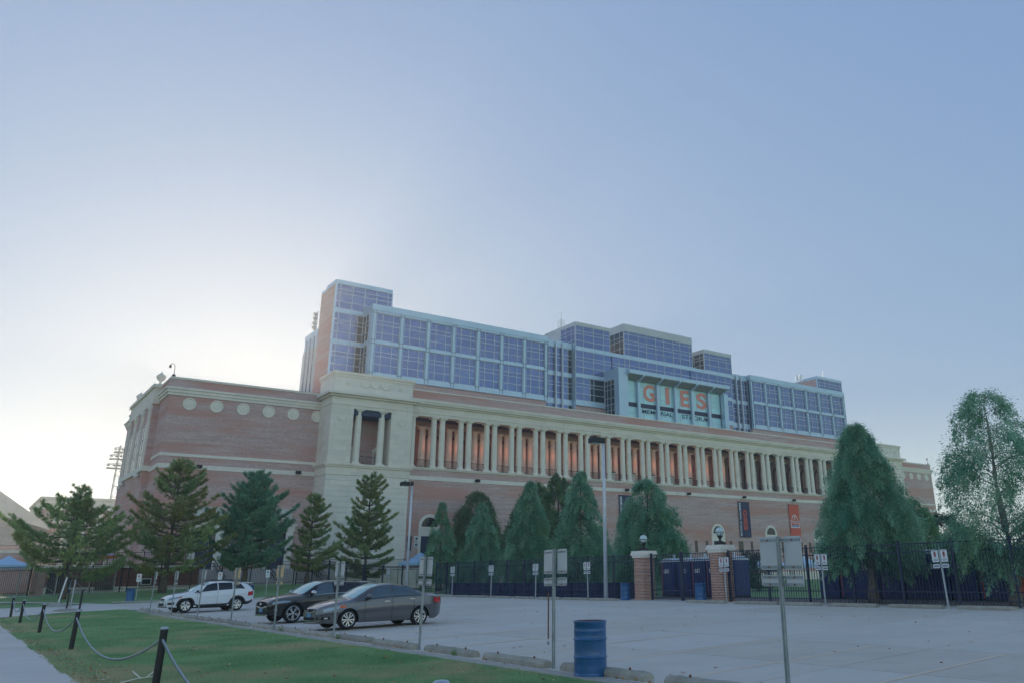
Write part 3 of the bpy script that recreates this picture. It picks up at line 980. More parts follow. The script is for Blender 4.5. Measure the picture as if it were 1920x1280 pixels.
    for z0, z1 in ((27.2, 27.96), (31.75, 32.3)): gpart('link_spandrel', M_PANEL, f(69.0), f(74.39), 103.95, 104.19, z0, z1)
    us = sorted(f(u) for u in (69.0, 69.85, 71.0, 72.3, 73.55, 74.36))
    for z0, z1 in ((24.6, 27.15), (28.0, 31.7), (32.35, 36.3)):
        wall_panes('link_glazing', 'y', 104.02, us, rows(z0, z1), joined=J, dark=(M_GLASS_D, {4} if not J else {0}))  # corner pane gets its dark reflection as a darker glass colour
    for u in (71.0, 72.3): gpart('fin', M_MULL, f(u - .09), f(u + .09), 103.6, 103.95, 24.5, 37.1)
# middle block
ML, MR = 74.4, mx(74.4)
gpart('middle_body', M_BRICK, ML + .03, MR - .03, 103.4, 112.0, 24.5, 27.17)
gpart('middle_core', M_REVEAL, ML + .1, MR - .1, 103.32, 112.0, 27.17, 36.6)
def band_parts(z0, z1, name='spandrel'):
    gpart(name, M_PANEL, ML, MR, 103.03, 103.315, z0, z1)
band_parts(27.17, 27.97); band_parts(31.78, 32.3); band_parts(36.2, 36.78)
mus = [74.42, 76.0, 78.07, 80.2, 81.9, 83.4, 84.65, 85.66, 87.82, 89.61, 91.79, 93.64, 95.89, 97.55, 99.86, 101.3, 102.8, 104.5, 106.63, 108.7, 110.28]
for a, b, nm in ((0, 4, 'l'), (4, 14, 'm'), (14, 20, 'r')):
    us = mus[a:b + 1]
    wall_panes('middle_glazing', 'y', 103.1, us, [32.34, 33.45, 34.53, 35.08, 36.18], joined=(nm == 'r'))
wall_panes('middle_glazing', 'y', 103.1, [74.42, 76.0, 77.3, 78.07, 80.23], rows(28.0, 31.76), dark=(M_GLASS_D, {2, 3}))
wall_panes('middle_glazing', 'y', 103.1, [105.2, 106.63, 108.7, 110.28], rows(28.0, 31.76), joined=True)
gpart('return_panel', M_PANEL, ML - .03, ML + .09, 103.32, 103.85, 24.5, 37.4)
# three upper blocks
def block(x0, x1, zt, zg1, us, zs, J, fas):
    gpart('block_core', M_REVEAL, x0 + .15, x1 - .15, 103.33, 112.0, 36.6, zt - .1)
    gpart('block_roof', M_PANEL2, x0 - .03, x1 + .03, 103.0, 112.1, zg1 + .03, zt)
    wall_panes('block_glazing', 'y', 103.1, us, zs, joined=J)
    gpart('block_side', M_PANEL2, x0, x0 + .14, 107.2, 112.0, 36.6, zg1 + .02)
    gpart('block_side', M_PANEL2, x1 - .14, x1, 103.33, 112.0, 36.6, zg1 + .02)
    hh = zg1 - 36.85
    wall_panes('side_glazing', 'x', x0, [103.2, 104.2, 105.7, 107.15], [36.85, 36.85 + .29 * hh, 36.85 + .6 * hh, 36.85 + .76 * hh, zg1], M_GLASS if x0 < 80 else M_GLASS_D)
block(74.4, 81.6, 40.9, 40.31, [74.44, 76.0, 78.07, 80.2, 81.56], [36.82, 37.81, 38.92, 39.47, 40.31], False, 0)
block(84.63, 100.6, 42.3, 41.0, [84.66, 85.66, 87.82, 89.61, 91.79, 93.64, 95.89, 97.55, 99.86, 100.57], [36.82, 38.0, 38.87, 39.45, 40.51, 41.0], False, 0)
block(103.6, 110.75, 40.7, 40.02, [103.64, 104.95, 107.24, 109.26, 110.71], [36.82, 37.81, 38.9, 39.4, 40.02], False, 0)
# --- projecting bay that carries the name
GX0, GX1 = 80.25, 105.15
gpart('bay_jamb', M_PANEL, GX0, GX0 + 1.9, 99.3, 100.2, 24.5, 32.3)
gpart('bay_jamb', M_PANEL, GX1 - .95, GX1, 99.3, 100.2, 24.5, 31.75)
gpart('bay_head', M_PANEL, GX0, GX1, 99.32, 103.02, 32.31, 33.34)
gpart('bay_side', M_PANEL, GX0, GX0 + .25, 100.21, 100.42, 24.5, 32.3)
gpart('bay_side', M_PANEL, GX0, GX0 + .25, 100.43, 103.02, 31.6, 32.3)
gpart('bay_side', M_PANEL, GX1 - .25, GX1, 100.21, 103.02, 24.5, 32.3)
wall_panes('side_glazing', 'x', GX0 + .02, [100.45, 101.4, 102.3, 103.0], [24.6, 25.6, 26.6, 27.6, 28.6, 30.0, 30.8, 31.6], M_GLASS_D)
gu = [82.2, 84.4, 86.3, 88.55, 90.1, 92.57, 94.4, 96.5, 98.46, 100.6, 102.0, 104.2]
wall_panes('name_glazing', 'y', 100.4, gu, [28.19, 29.23, 30.25, 30.92, 32.2], M_GLASS_C, .03, mproud=.02)
wall_panes('name_glazing', 'y', 100.4, gu, [24.55, 25.6, 26.42, 27.42], M_GLASS_C, .03, mproud=.02)
gpart('navy_band', M_NAVY, 82.2, 104.2, 100.38, 100.45, 27.45, 28.16)
gpart('bay_core', M_REVEAL, 82.16, 104.19, 100.62, 103.3, 24.5, 32.3)
for x in (84.95, 89.1, 93.1, 97.05, 101.1):
    gpart('bay_post', M_PANEL, x - .24, x + .24, 99.85, 100.3, 24.5, 31.9)
    MB().prism([(99.95, 31.45), (98.55, 32.25), (98.55, 32.62), (99.95, 32.2)], 'x', x - .16, x + .16).build('bracket', M_PANEL, Gt)
MB().prism([(100.15, 31.78), (98.62, 32.42), (98.62, 32.52), (100.15, 32.3)], 'x', 82.16, GX1 - .7).build('awning_soffit', M_SOFFIT, Gt)
MB().prism([(98.6, 32.53), (99.3, 32.4), (99.3, 33.345), (98.6, 33.1)], 'x', 82.0, GX1).build('awning_top', M_PANEL, Gt)
M_ORL = simple('orange_red_letter', (236, 148, 134), 0.5)
M_NVL = simple('navy_letter', (44, 66, 98), 0.5)
for ch, x0, x1 in (('G', 86.3, 88.75), ('I', 91.2, 92.08), ('E', 94.63, 96.66), ('S', 98.4, 100.8)):
    O('letter', text_mesh(ch, x0, x1, 28.65, 31.5, 100.36, M_ORL, .03), Gt)
O('lettering', text_mesh('MEMORIAL', 85.9, 92.7, 26.58, 27.27, 100.36, M_NVL, .012), Gt)
O('lettering', text_mesh('STADIUM', 94.75, 101.4, 26.58, 27.27, 100.36, M_NVL, .012), Gt)

# --- lattice antenna and masts on the roof
def lattice(name, label, x, y, z0, z1, w2, spike, cat='antenna'):
    t = thing(name, label, cat, (x, y, z0))
    m_ = MB(); h = z1 - z0
    for sx in (-1, 1):
        for sy in (-1, 1): m_.tube([(sx * w2, sy * w2, 0), (sx * w2, sy * w2, h)], .045, 5)
    m_.build('leg_frame', M_WHITE, t)
    m2 = MB(); n = 5
    for i in range(1, n + 1):
        z = h * i / n
        for sx, sy, ex, ey in ((-1, -1, 1, -1), (1, -1, 1, 1), (1, 1, -1, 1), (-1, 1, -1, -1)):
            m2.tube([(sx * w2, sy * w2, z), (ex * w2, ey * w2, z)], .03, 4)
            m2.tube([(sx * w2, sy * w2, z), (ex * w2, ey * w2, z - h / n)], .02, 4)
    m2.build('bracing', M_WHITE, t)
    MB().tube([(0, 0, h * .5), (0, 0, h + spike)], .04, 5).build('mast', M_GALV, t)
    return t
lattice('roof_antenna', 'slim pale lattice antenna on the roof left of the middle glass block', 77.75, 111.9, 40.9, 43.9, .42, 1.6)
lattice('roof_antenna', 'small pale frame aerial on the roof of the far right glass tower', 140.4, 111, 40.95, 42.2, .5, .2)
mt_ = thing('roof_mast', 'thin white mast on the roof of the far right glass tower', 'mast', (146.2, 109, 41.2))
MB().tube([(0, 0, 0), (0, 0, 2.1)], .05, 5).build('pole', M_WHITE, mt_)
MB().lathe([(.0, 2.1), (.09, 2.15), (.09, 2.4), (0, 2.5)], seg=6).build('beacon', M_WHITE, mt_)
# floodlight rack seen past the left tower, and the seating stand behind it
rk = thing('floodlight_rack', 'stack of four floodlights on a bracket behind the left glass tower', 'floodlight', (39.2, 125, 36.0))
MB().tube([(.25, 0, 0), (.25, 0, 6.2)], .07, 6).build('mast', M_GALV, rk)
for k in range(4):
    m_ = MB().lathe([(.05, -.25), (.18, -.2), (.42, .22), (.44, .25)], seg=10)
    co = Matrix.Translation((0, 0, 3.3 + k * .75)) @ Matrix.Rotation(R(-125), 4, 'Y')
    m_.v = [tuple(co @ Vector(p)) for p in m_.v]
    m_.build('lamp', M_GALV, rk)
gpart('rear_wing', M_PANEL, 37.6, 44.0, 117, 124, 24.0, 37.3)
gpart('rear_wing', M_PANEL2, 37.4, 37.6, 117.2, 123.8, 24.0, 34.5)
for y in (118.7, 120.4, 122.1): gpart('rear_fin', M_REVEAL, 37.3, 37.4, y, y + .2, 24.0, 36.2)

# ------------------------------------------------------------------ cars
def interp(pts, x):
    if x <= pts[0][0]: return pts[0][1]
    for (a, b), (c, d) in zip(pts, pts[1:]):
        if x <= c:
            return b + (d - b) * (x - a) / (c - a)
    return pts[-1][1]
def sinterp(pts, x):
    """monotone cubic through the points"""
    n = len(pts)
    if x <= pts[0][0]: return pts[0][1]
    if x >= pts[-1][0]: return pts[-1][1]
    dl = [(pts[i + 1][1] - pts[i][1]) / (pts[i + 1][0] - pts[i][0]) for i in range(n - 1)]
    mm = [dl[0]] + [0 if dl[i - 1] * dl[i] <= 0 else 2 * dl[i - 1] * dl[i] / (dl[i - 1] + dl[i]) for i in range(1, n - 1)] + [dl[-1]]
    for i in range(n - 1):
        if x <= pts[i + 1][0]:
            h = pts[i + 1][0] - pts[i][0]; t = (x - pts[i][0]) / h
            return ((2 * t ** 3 - 3 * t ** 2 + 1) * pts[i][1] + (t ** 3 - 2 * t ** 2 + t) * h * mm[i] + (-2 * t ** 3 + 3 * t ** 2) * pts[i + 1][1] + (t ** 3 - t ** 2) * h * mm[i + 1])

def paint(name, col, metal=0.0, flake=0.0, rough=0.32):
    mt, t, b = newmat(name)
    c = lin(col)
    f = noise(t, 900, 2, vec=None)
    cc = mixc(t, ramp(t, f, 0.4, 0.6), tuple(x * (1 - flake) for x in c), tuple(min(1, x * (1 + flake)) for x in c))
    t.links.new(cc, b.inputs['Base Color'])
    b.inputs['Metallic'].default_value = metal
    b.inputs['Roughness'].default_value = rough
    b.inputs['Coat Weight'].default_value = 1.0
    b.inputs['Coat Roughness'].default_value = 0.04
    return mt
M_PW = paint('white_car_paint', (226, 230, 236), 0.0, 0.03)
M_PK = paint('black_car_paint', (16, 17, 22), 0.1, 0.2)
M_PG = paint('grey_car_paint', (104, 104, 108), 0.55, 0.15)
M_TYRE = simple('tyre_rubber', (30, 30, 33), 0.85, var=0.15, scale=8)
M_RIMS = simple('silver_rim', (206, 208, 212), 0.25, 0.8, 0.03)
M_RIMK = simple('black_rim', (26, 27, 30), 0.4, 0.3)
M_CHROME = simple('chrome', (224, 226, 230), 0.12, 1.0, 0.02)
M_CLAD = simple('dark_cladding', (44, 46, 52), 0.7, var=0.1)
M_CGLASS = glass_mat('car_window', (78, 96, 112), 0.03, 0.05, 0.0, 0.9)  # base lightened to carry the bluish reflection and the interior behind it
M_CGLASSD = glass_mat('tinted_car_window', (26, 34, 46), 0.03, 0.05, 0.0, 0.7)
M_WSH = glass_mat('windscreen', (140, 192, 196), 0.03, 0.03, 0.0, 1.0)  # cyan sky reflection is painted into the base colour
M_HEADL = glass_mat('headlight_lens', (140, 158, 176), 0.08, 0.03, 0.2, 0.8)
M_AMBER = simple('amber_lens', (214, 96, 48), 0.2, var=0.05)
M_TAIL = simple('red_lens', (196, 36, 44), 0.15, var=0.1)
M_SEAM = simple('door_seam', (14, 14, 16), 0.8)
M_PLATE = simple('blue_plate', (96, 146, 190), 0.5)

class Car:
    def __init__(s, name, label, cat, p):
        s.p = p
        s.root = thing(name, label, cat)
        s.L = p['L']; s.W = p['W'] / 2
    def hw(s, x):
        """half width in plan"""
        f = s.L / 2; W = s.W
        e = max(0.0, (x - (f - 0.95)) / 0.95) if x > 0 else max(0.0, (-x - (f - 0.75)) / 0.75)
        k = s.p.get('nose', .34) if x > 0 else s.p.get('rear', .22)
        return W * (1 - k * e ** 2.6)
    def zt(s, x): return sinterp(s.p['top'], x)
    def zs(s, x): return min(sinterp(s.p['belt'], x), s.zt(x) - 0.015)
    def zb(s, x):
        z = sinterp(s.p['sill'], x)
        for xw in s.p['wheels']:
            d = x - xw; Ra = s.p['arch']
            if abs(d) < Ra: z = max(z, s.p['r'] + math.sqrt(Ra * Ra - d * d) - 0.02)
        return min(z, s.zs(x) - 0.05)
    def low(s, x, q, lift=0.0):
        z0, z1 = s.zb(x), s.zs(x)
        z = z0 + (z1 - z0) * q
        zz = (z - sinterp(s.p['sill'], x)) / max(.05, z1 - sinterp(s.p['sill'], x))
        zz = min(1, max(0, zz))
        y = s.hw(x) * (1 - 0.085 * (1 - zz) ** 2.4 - 0.045 * zz ** 3)
        cr = s.p.get('crease', .62)
        y += 0.022 * math.exp(-((zz - cr) / 0.09) ** 2) - 0.014 * math.exp(-((zz - cr + .22) / 0.12) ** 2)
        return y + lift, z
    def up(s, x, u, lift=0.0):
        """u 0..1: belt to roof edge, 1..2: roof edge to centre"""
        ys = s.low(x, 1.0)[0]; zs, zt = s.zs(x), s.zt(x)
        h = max(0.0, zt - zs)
        t = ss((h - 0.10) / 0.30)
        tum = s.p.get('tumble', .40)
        yr = (1 - t) * (ys * 0.86) + t * (ys - tum * h - .02)
        ze = zs + h * ((1 - t) * .55 + t * .86)
        if u <= 1:
            y = ys + (yr - ys) * u + 0.03 * t * math.sin(math.pi * u)
            z = zs + (ze - zs) * u
            return y + lift, z + lift * .4
        v = u - 1
        return yr * (1 - v), ze + (zt - ze) * (1 - (1 - v) ** 2.2) + lift
    def stations(s):
        f = s.L / 2
        xs = list(np.linspace(-f, f, 64))
        for xw in s.p['wheels']:
            for a in np.linspace(0, math.pi, 19): xs.append(xw + s.p['arch'] * math.cos(a) * .9999)
            xs += [xw - s.p['arch'] - .004, xw + s.p['arch'] + .004]
        for k in (.02, .05, .1, .16): xs += [f - k, -f + k]
        return sorted(set(round(x, 4) for x in xs))
    def body(s, mat):
        xs = s.stations(); nl, nu, nr = 9, 6, 6
        prof = []
        for x in xs:
            row = [s.low(x, q / (nl - 1)) for q in range(nl)] + [s.up(x, (k + 1) / nu) for k in range(nu)] + [s.up(x, 1 + (k + 1) / nr) for k in range(nr)]
            prof.append(row)
        n = len(prof[0]); v = []; fc = []
        for x, row in zip(xs, prof):
            f = s.L / 2; e = max(0, (abs(x) - (f - .2)) / .2)
            for y, z in row: v.append((x, -y, z))
            for y, z in row[-2::-1]: v.append((x, y, z))
        m = 2 * n - 1
        for i in range(len(xs) - 1):
            for k in range(m - 1):
                fc.append((i * m + k, (i + 1) * m + k, (i + 1) * m + k + 1, i * m + k + 1))
        # rounded closing of nose and tail
        for i, sg in ((0, -1), (len(xs) - 1, 1)):
            ring = list(range(i * m, i * m + m))
            c = [v[r] for r in ring]
            zc = sum(q[2] for q in c) / m
            inner = []
            for q in c:
                inner.append(len(v)); v.append((q[0] + sg * .045, q[1] * .93, zc + (q[2] - zc) * .82))
            for k in range(m - 1):
                a, b, c2, d = ring[k], ring[k + 1], inner[k + 1], inner[k]
                fc.append((a, b, c2, d) if sg < 0 else (a, d, c2, b))
            fc.append(tuple(inner) if sg < 0 else tuple(reversed(inner)))
            fc.append((ring[0], inner[0], inner[-1], ring[-1]) if sg < 0 else (ring[0], ring[-1], inner[-1], inner[0]))
        mb = MB(); mb.v = v; mb.f = [tuple(reversed(q)) for q in fc]
        o = mb.build('body', mat, s.root, True)
        bmx = bmesh.new(); bmx.from_mesh(o.data); bmesh.ops.recalc_face_normals(bmx, faces=bmx.faces[:]); bmx.to_mesh(o.data); bmx.free()
        try:
            o.data.set_sharp_from_angle(angle=R(38))
        except Exception: pass
        return o
    def patch(s, name, mat, fn, nx=14, ny=6, both=True, parent=None, smooth=True):
        """fn(a,b) with a,b in 0..1 -> (x, y, z) on the left side (y<0 seen by the camera is handled by mirroring)"""
        obs = []
        for sg in ((1, -1) if both else (1,)):
            mb = MB(); 
            for i in range(nx + 1):
                for j in range(ny + 1):
                    x, y, z = fn(i / nx, j / ny); mb.v.append((x, sg * y, z))
            for i in range(nx):
                for j in range(ny):
                    a = i * (ny + 1) + j
                    q = (a, a + ny + 1, a + ny + 2, a + 1)
                    mb.f.append(q if sg > 0 else tuple(reversed(q)))
            o = mb.build(name, mat, parent or s.root, smooth); obs.append(o)
        return obs
    def side_window(s, name, mat, xa, xb, u0=.10, u1=.90, slant=0.0, slant_b=0.0, parent=None):
        def fn(a, b):
            u = u0 + (u1 - u0) * b
            x = xa + slant * b + (xb + slant_b * b - xa - slant * b) * a
            y, z = s.up(x, u, .006)
            return x, y, z
        return s.patch(name, mat, fn, 16, 6, True, parent)
    def screen(s, name, mat, x0, x1, k=.90):
        def fn(a, b):
            x = x0 + (x1 - x0) * a
            v = (b - .5) * 2
            u = 1 + (1 - abs(v) * k)
            y, z = s.up(x, u, .006)
            return x, math.copysign(y, v), z
        return s.patch(name, mat, fn, 12, 16, False)
    def side_patch(s, name, mat, xa, xb, qa, qb, lift=.006, nx=10, ny=4, taper=None, parent=None):
        """patch on the lower body; qa, qb functions or numbers (0..1 from sill to belt)"""
        def fn(a, b):
            x = xa + (xb - xa) * a
            q0 = qa(a) if callable(qa) else qa; q1 = qb(a) if callable(qb) else qb
            zs0 = sinterp(s.p['sill'], x); zz = zs0 + (s.zs(x) - zs0) * (q0 + (q1 - q0) * b)
            zb = s.zb(x); q = (zz - zb) / max(.02, s.zs(x) - zb)
            y, z = s.low(x, min(1, max(0, q)), lift)
            return x, y, z
        return s.patch(name, mat, fn, nx, ny, True, parent)
    def nose_patch(s, name, mat, y0, y1, z0, z1, x=None, bow=.0, shape=None, d=.02, parent=None, both=False, ny=10, nz=3):
        """plate wrapped round the front (x>0)"""
        f = s.L / 2
        def fn(a, b):
            y = y0 + (y1 - y0) * a
            lo, hi = (z0, z1) if shape is None else shape(a)
            z = lo + (hi - lo) * b
            # how far forward is the body at this |y|
            xx = f
            while xx > 0 and s.hw(xx) * .93 < abs(y): xx -= .02
            return xx + .045 + d * .5 - .006, y, z
        return s.patch(name, mat, fn, ny, nz, both, parent)
    def wheels(s, style, mat_rim, ring=None):
        r, wd = s.p['r'], s.p.get('tw', .21)
        rr = s.p.get('rim', r * .68)
        ty = MB().lathe([(rr * .98, wd * .5 - .01), (r - .055, wd * .5), (r - .012, wd * .42), (r, wd * .2), (r, -wd * .2), (r - .012, -wd * .42), (r - .055, -wd * .5), (rr * .98, -wd * .5 + .01)], seg=36, cap=False)
        back = MB().lathe([(0, wd * .1), (rr, wd * .1)], seg=24, cap=False)
        rim = MB().lathe([(rr * .90, wd * .30), (rr * .93, wd * .47), (rr * 1.0, wd * .485), (rr * 1.01, wd * .40)], seg=36, cap=False)
        hub = MB().lathe([(rr * .2, wd * .18), (rr * .2, wd * .42), (rr * .12, wd * .45), (0, wd * .45)], seg=14, cap=False)
        sp = []
        def bar(a0, r0, a1, r1, w0, w1, z0, z1, th=.03):
            m_ = MB(); p0 = Vector((r0 * math.cos(a0), r0 * math.sin(a0), z0)); p1 = Vector((r1 * math.cos(a1), r1 * math.sin(a1), z1))
            d = (p1 - p0); d.z = 0; d.normalize(); n = Vector((-d.y, d.x, 0)); up = Vector((0, 0, th))
            q = [p0 - n * w0, p0 + n * w0, p1 + n * w1, p1 - n * w1]
            m_.v = [tuple(t_ - up) for t_ in q] + [tuple(t_) for t_ in q]
            m_.f = [(4, 5, 6, 7), (0, 1, 5, 4), (1, 2, 6, 5), (2, 3, 7, 6), (3, 0, 4, 7)]
            return m_
        for k in range(5):
            a = 2 * math.pi * k / 5 + .3
            if style == 'twin':
                sp += [bar(a - .10, rr * .18, a - .26, rr * .93, .012, .026, wd * .40, wd * .42), bar(a + .10, rr * .18, a + .26, rr * .93, .012, .026, wd * .40, wd * .42)]
            elif style == 'star':
                sp += [bar(a - .05, rr * .18, a - .16, rr * .93, .016, .02, wd * .40, wd * .44), bar(a + .05, rr * .18, a + .16, rr * .93, .016, .02, wd * .40, wd * .44)]
            else:
                sp += [bar(a, rr * .15, a, rr * .55, .045, .035, wd * .38, wd * .42), bar(a, rr * .5, a - .34, rr * .95, .035, .035, wd * .42, wd * .43), bar(a, rr * .5, a + .34, rr * .95, .035, .035, wd * .42, wd * .43)]
        tm = ty.mesh('tyre', M_TYRE, True); bmh = back.mesh('wheel_back', M_RIMK); rm = rim.mesh('rim', mat_rim, True); hm = hub.mesh('hub', mat_rim, True)
        spm = [q.mesh('spoke', mat_rim) for q in sp]
        for xw in s.p['wheels']:
            for sg in (1, -1):
                y = (s.W - s.p.get('inset', .045) - wd / 2) * sg
                rot = (R(-90), 0, 0) if sg > 0 else (R(90), 0, 0)
                w_ = O('wheel', tm, s.root, loc=(xw, y, r), rot=rot)
                O('wheel_back', bmh, w_); O('rim', rm, w_); O('hub', hm, w_)
                for q in spm: O('spoke', q, w_)
        # dark wheel housings and underbody
        un = MB(); f = s.L / 2
        un.box(-f + .5, f - .55, -s.W + .32, s.W - .32, .20, .52)
        un.build('underbody', M_DARK, s.root)
        li = MB()
        for xw in s.p['wheels']:
            for sg in (1, -1):
                k = 14; Ra = s.p['arch'] + .005
                for i in range(k):
                    a0, a1 = math.pi * i / k, math.pi * (i + 1) / k
                    p0 = (xw + Ra * math.cos(a0), r - .02 + Ra * math.sin(a0)); p1 = (xw + Ra * math.cos(a1), r - .02 + Ra * math.sin(a1))
                    ya, yb = sg * (s.W - .035), sg * (s.W - .36)
                    li.quad((p0[0], ya, p0[1]), (p1[0], ya, p1[1]), (p1[0], yb, p1[1]), (p0[0], yb, p0[1]))
                li.box(xw - Ra, xw + Ra, min(sg * (s.W - .38), sg * (s.W - .36)), max(sg * (s.W - .38), sg * (s.W - .36)), .18, r + Ra)
        li.build('wheel_housing', M_DARK, s.root)
    def arch_trim(s, mat, w=.06):
        for xw in s.p['wheels']:
            Ra = s.p['arch']
            def fn(a, b, xw=xw):
                an = math.pi * (.02 + .96 * a); rr_ = Ra - .006 + w * b
                x = xw + rr_ * math.cos(an); z = s.p['r'] - .02 + rr_ * math.sin(an)
                zb, zs = sinterp(s.p['sill'], x), s.zs(x)
                zz = min(1, max(0, (z - zb) / (zs - zb)))
                y = s.hw(x) * (1 - 0.085 * (1 - zz) ** 2.4 - 0.045 * zz ** 3) + .016
                return x, y, z
            s.patch('wheel_arch_trim', mat, fn, 24, 1, True)
    def seam(s, x, q0=.06, q1=1.0, slant=0):
        def fn(a, b):
            q = q0 + (q1 - q0) * a
            xx = x + slant * q + (b - .5) * .012
            zs0 = sinterp(s.p['sill'], xx); zz = zs0 + (s.zs(xx) - zs0) * q
            zb = s.zb(xx); qq = (zz - zb) / max(.02, s.zs(xx) - zb)
            y, z = s.low(xx, min(1, max(0, qq)), .004)
            return xx, y, z
        s.patch('door_seam', M_SEAM, fn, 10, 1, True)
    def handle(s, x, q, mat):
        y, z = s.low(x, q, .012)
        for sg in (1, -1):
            MB().box(x - .10, x + .10, sg * y - .018, sg * y + .018, z - .016, z + .018).build('door_handle', mat, s.root)
    def mirror(s, x, mat, mat2, z=None):
        y, zb = s.low(x, 1.0); zb = z or zb
        for sg in (1, -1):
            m_ = MB(); k = 10
            for i in range(k + 1):
                u = math.pi * i / k
                for j in range(12):
                    a = 2 * math.pi * j / 12
                    m_.v.append((x + .075 * math.sin(u) * math.cos(a) * 1.0 + .03 * math.cos(u), sg * (y + .13 - .12 * math.cos(u)), zb + .12 + .075 * math.sin(u) * math.sin(a)))
            for i in range(k):
                for j in range(12):
                    a_, b_ = i * 12 + j, i * 12 + (j + 1) % 12
                    q = (a_, b_, b_ + 12, a_ + 12)
                    m_.f.append(q if sg > 0 else tuple(reversed(q)))
            o = m_.build('mirror', mat, s.root, True)
            MB().box(x - .03, x + .05, min(sg * (y - .03), sg * (y + .10)), max(sg * (y - .03), sg * (y + .10)), zb + .0, zb + .06).build('mirror_arm', mat2, o)
    def place(s, x, y, yaw):
        # nose towards -X of the lot, turned by yaw
        s.root.location = (x, y, zg(x, y)); s.root.rotation_euler = (0, 0, math.pi + yaw)

# grey saloon
g = Car('parked_car', 'grey four-door saloon with silver twin-spoke wheels, nearest of the three parked cars', 'car', dict(
    L=4.54, W=1.76, r=.315, arch=.365, rim=.222, wheels=(1.335, -1.335), nose=.42, rear=.30, tumble=.42,
    sill=[(-2.27, .34), (-1.9, .22), (1.8, .20), (2.27, .24)],
    belt=[(-2.27, .93), (-1.6, .985), (-.6, .965), (.4, .915), (1.1, .85), (1.8, .76), (2.15, .66), (2.27, .60)],
    top=[(-2.27, .955), (-2.1, 1.045), (-1.72, 1.075), (-1.3, 1.20), (-.8, 1.36), (-.25, 1.43), (.1, 1.425), (.45, 1.34), (.9, 1.13), (1.22, .975), (1.6, .90), (2.0, .79), (2.2, .70), (2.27, .64)]))
def saloon(g):
    g.body(M_PG); g.wheels('twin', M_RIMS)
    g.screen('windscreen', M_WSH, 1.16, .22, .93)
    g.screen('rear_window', M_CGLASS, -1.62, -.86, .88)
    g.side_window('side_window', M_CGLASS, -.20, .62, .09, .93, 0, -.26)
    g.side_window('side_window', M_CGLASS, -.98, -.26, .09, .93)
    g.side_window('quarter_window', M_CGLASS, -1.30, -1.02, .12, .90, .12, 0)
    g.side_window('quarter_window', M_CGLASS, .655, .92, .10, .72, 0, -.16)
    g.side_window('window_frame', M_SEAM, -1.36, 1.02, .03, .075)
    g.seam(.74, .05, 1.0, .05); g.seam(-.235, .05, 1.0); g.seam(-1.06, .45, 1.0, -.0)
    g.handle(-.02, .86, M_CHROME); g.handle(-.98, .86, M_CHROME)
    g.mirror(.70, M_PG, M_CLAD)
    g.side_patch('headlight', M_HEADL, 1.52, 2.13, lambda a: .82 - .10 * a, lambda a: .86 + .13 * (a ** .6) - .05 * a, .008)
    g.side_patch('turn_lamp', M_AMBER, 1.46, 1.66, .80, .93, .011, 6, 2)
    g.side_patch('tail_lamp', M_TAIL, -2.24, -1.86, lambda a: .66 + .06 * a, lambda a: .97 - .06 * a, .008)
    g.side_patch('bumper_line', M_SEAM, 1.78, 2.2, .585, .60, .005, 8, 1)
    gr = g.nose_patch('grille', M_DARK, -.46, .46, .545, .655, shape=lambda a: (.55 + .02 * abs(2 * a - 1), .655 - .0 * abs(2 * a - 1)))[0]
    g.nose_patch('grille_bar', M_CHROME, -.50, .50, .535, .565, shape=lambda a: (.525 + .10 * abs(2 * a - 1) ** 2, .555 + .10 * abs(2 * a - 1) ** 2), d=.035, parent=gr)
    bt = text_mesh('H', -.055, .055, .575, .65, 0, M_CHROME, .03)
    em = O('emblem', bt, g.root, loc=(2.385, 0, 0), rot=(0, 0, R(90)))
    g.nose_patch('lower_intake', M_DARK, -.52, .52, .27, .40)
    g.nose_patch('intake_bar', M_CHROME, -.56, .56, .285, .305, d=.035)
    g.nose_patch('bumper_lip', M_PG, -.62, .62, .2, .235, d=.05)
    g.nose_patch('number_plate', M_PLATE, -.16, .16, .40, .53, d=.045, ny=2)
    fo = g.side_patch('fog_lamp', M_SEAM, 1.93, 2.16, .22, .42, .008, 5, 3)
    g.side_patch('fog_lens', M_HEADL, 1.99, 2.09, .26, .37, .014, 4, 3)
    MB().box(-2.25, -2.02, -.5, .5, 1.055, 1.075).build('spoiler', M_PG, g.root)
saloon(g)
g.place(12.02, 28.72, .08)

